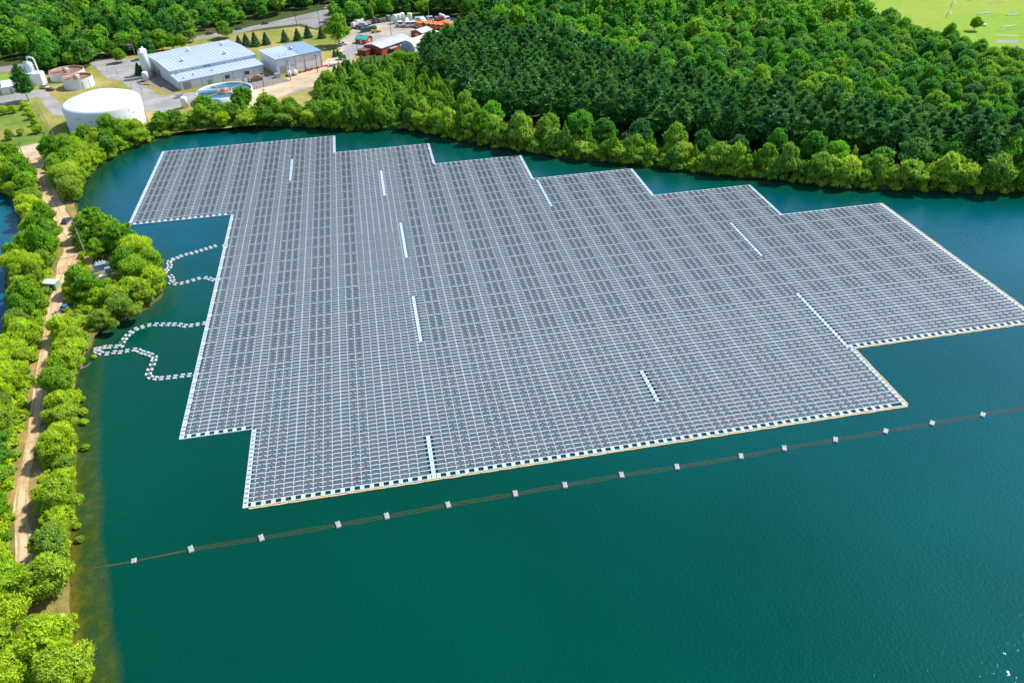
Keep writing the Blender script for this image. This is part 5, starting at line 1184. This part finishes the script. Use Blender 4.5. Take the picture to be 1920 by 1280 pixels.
for i, (px, py, s_) in enumerate(lone2):
    x, y = at(px, py); put('tree_mid', x, y, s_, i, 'roadside tree behind the silos and hall, %s counted' % ordinal(i+1) if False else 'dark round tree between main road and hall, %s from the left' % ordinal(sorted(lone2).index(lone2[i])+1), 'trees between the road and the hall', idx=i)
lone = [(px, py) for px, py in [(100,112),(120,116),(140,112),(160,108),(80,108),(178,98),(190,92)]]
woods += [at(px, py, 2) for px, py in lone]
woods += on_land(along(fs[8:], 11.5, 13, RNG, 2.0), 8)
# drop trees outside the picture (with a margin)
def seen(p, m=90, z=8, r=0): u, v = px_of(p[0], p[1], z); return -m < u < 1920+m+r and -m < v
pines = [p for p in pines if seen(p, r=400)]; woods = [p for p in woods if seen(p, 120, r=400)]
pines.sort(key=lambda p: -ppm(*p)+1e3*(not seen(p, 20))); woods.sort(key=lambda p: -ppm(*p)+1e3*(not seen(p, 10)))
NP = sum(seen(p, 20) for p in pines); NP = 300 if NP > 300 else NP
print('TREES pines', len(pines), 'woods', len(woods), 'shore', cnt)
for x, y in pines[:NP]:
    put('pine', x, y, (RNG.uniform(.85,1.15), RNG.uniform(.85,1.12)), RNG.uniform(0,6.28), 'dark green pine in the dense stand behind the far shore', 'pines of the dense stand', 'pine_tree')
NB = 300
for x, y in woods[:NB]:
    put('wood', x, y, (RNG.uniform(.8,1.15), RNG.uniform(.8,1.15)), RNG.uniform(0,6.28), 'leafy tree among the mixed woods bordering the pines', 'leafy trees bordering the pine stand', 'woodland_tree')
def mass(name, pts, fn, key, args, nv, label, cat, trunk_r, smin=.7, smax=1.25, z=GZ, extra=None):
    PR = [fn(900+i, *args) for i in range(nv)]+(extra or [])
    nv = len(PR); V = []; T = []
    rng = np.random.default_rng(5)
    for i, (x, y) in enumerate(pts):
        p = PR[i % nv]; a = rng.uniform(0, 6.28); s = rng.uniform(smin, smax); sz = s*rng.uniform(.8, 1.2)
        c, sn = math.cos(a), math.sin(a); q = np.empty_like(p); q[:,0] = (p[:,0]*c-p[:,1]*sn)*s+x; q[:,1] = (p[:,0]*sn+p[:,1]*c)*s+y; q[:,2] = p[:,2]*sz+z
        V.append(q); T.append(np.full(len(p), rng.uniform()))
        if not trunk_r: continue
        t = np.array([(x-.2,y,GZ-.3),(x+.2,y,GZ-.3),(x+.1,y,GZ+4),(x-.1,y,GZ+4),(x,y-.2,GZ-.3),(x,y+.2,GZ-.3),(x,y+.1,GZ+4),(x,y-.1,GZ+4)]); V.append(t); T.append(np.full(8, .05))
    V = np.concatenate(V); T = np.concatenate(T); me = quad_mesh(name, V, LMA[key])
    at_ = me.attributes.new('tint', 'FLOAT', 'POINT'); at_.data.foreach_set('value', T.astype(np.float32))
    return tag(link(name, me), label, cat, kind='stuff')
if len(pines) > NP: mass('pine_forest', pines[NP:], crown_pine, 'pine', (4.9, 15.0, 4.0, 900, 1.0), 5, 'rest of the dark pine stand, farther from the pond', 'forest', .2)
mass('broadleaf_forest', woods[NB:], crown_broad, 'wood', (5.0, 12.0, 2.2, 1300, .78), 6, 'mixed green woodland stretching to the top of the photo', 'forest', .2, .62, 1.3, extra=[crown_pine(77, 3.6, 13, 3, 650, 1.0), crown_poplar(78, 3.8, 12, 2, 650, 1.0)])
under = on_land(off_track(scatter(left_strip, 1.5, RNG, clear_)+scatter(right_strip, 1.5, RNG, clear_)+scatter(east, 1.9, RNG), 2.3), -.2)
hl_poly = W_([(150,400),(215,455),(290,490),(308,530),(290,570),(225,600),(180,635),(130,600),(122,560),(150,500),(140,430)], 1.5)
under += on_land(scatter(hl_poly, 2.0, RNG, [W_([(160,480),(225,490),(222,535),(170,530)], 1.5)]), -.2)
LMA['lime'] = leaf_mat('leaf_mass_lime', PAL['lime'], attr=True, trans=.45); LMA['shore'] = leaf_mat('leaf_mass_shore', PAL['shore'], attr=True, trans=.45)
mass('undergrowth', under, crown_broad, 'lime', (1.25, 1.5, .0, 260, .36), 4, 'low green undergrowth under the causeway trees', 'undergrowth', 0, .6, 1.3)
fu = [p for off in (.6, 2.4, 4.6, 7, 10, 13) for p in along(fs, off, 2.4, RNG, 1.2)]
fu += [p for off in (1, 3.2, 5.5) for p in along(MAIN[24:32], off, 2.4, RNG, 1.0)]
fu = [p for p in fu if seen(p, 60, 1)]
mass('bank_undergrowth', fu, crown_broad, 'shore', (1.4, 1.7, .0, 150, .5), 4, 'low green growth along the far bank', 'undergrowth', 0, .6, 1.3, z=.9)
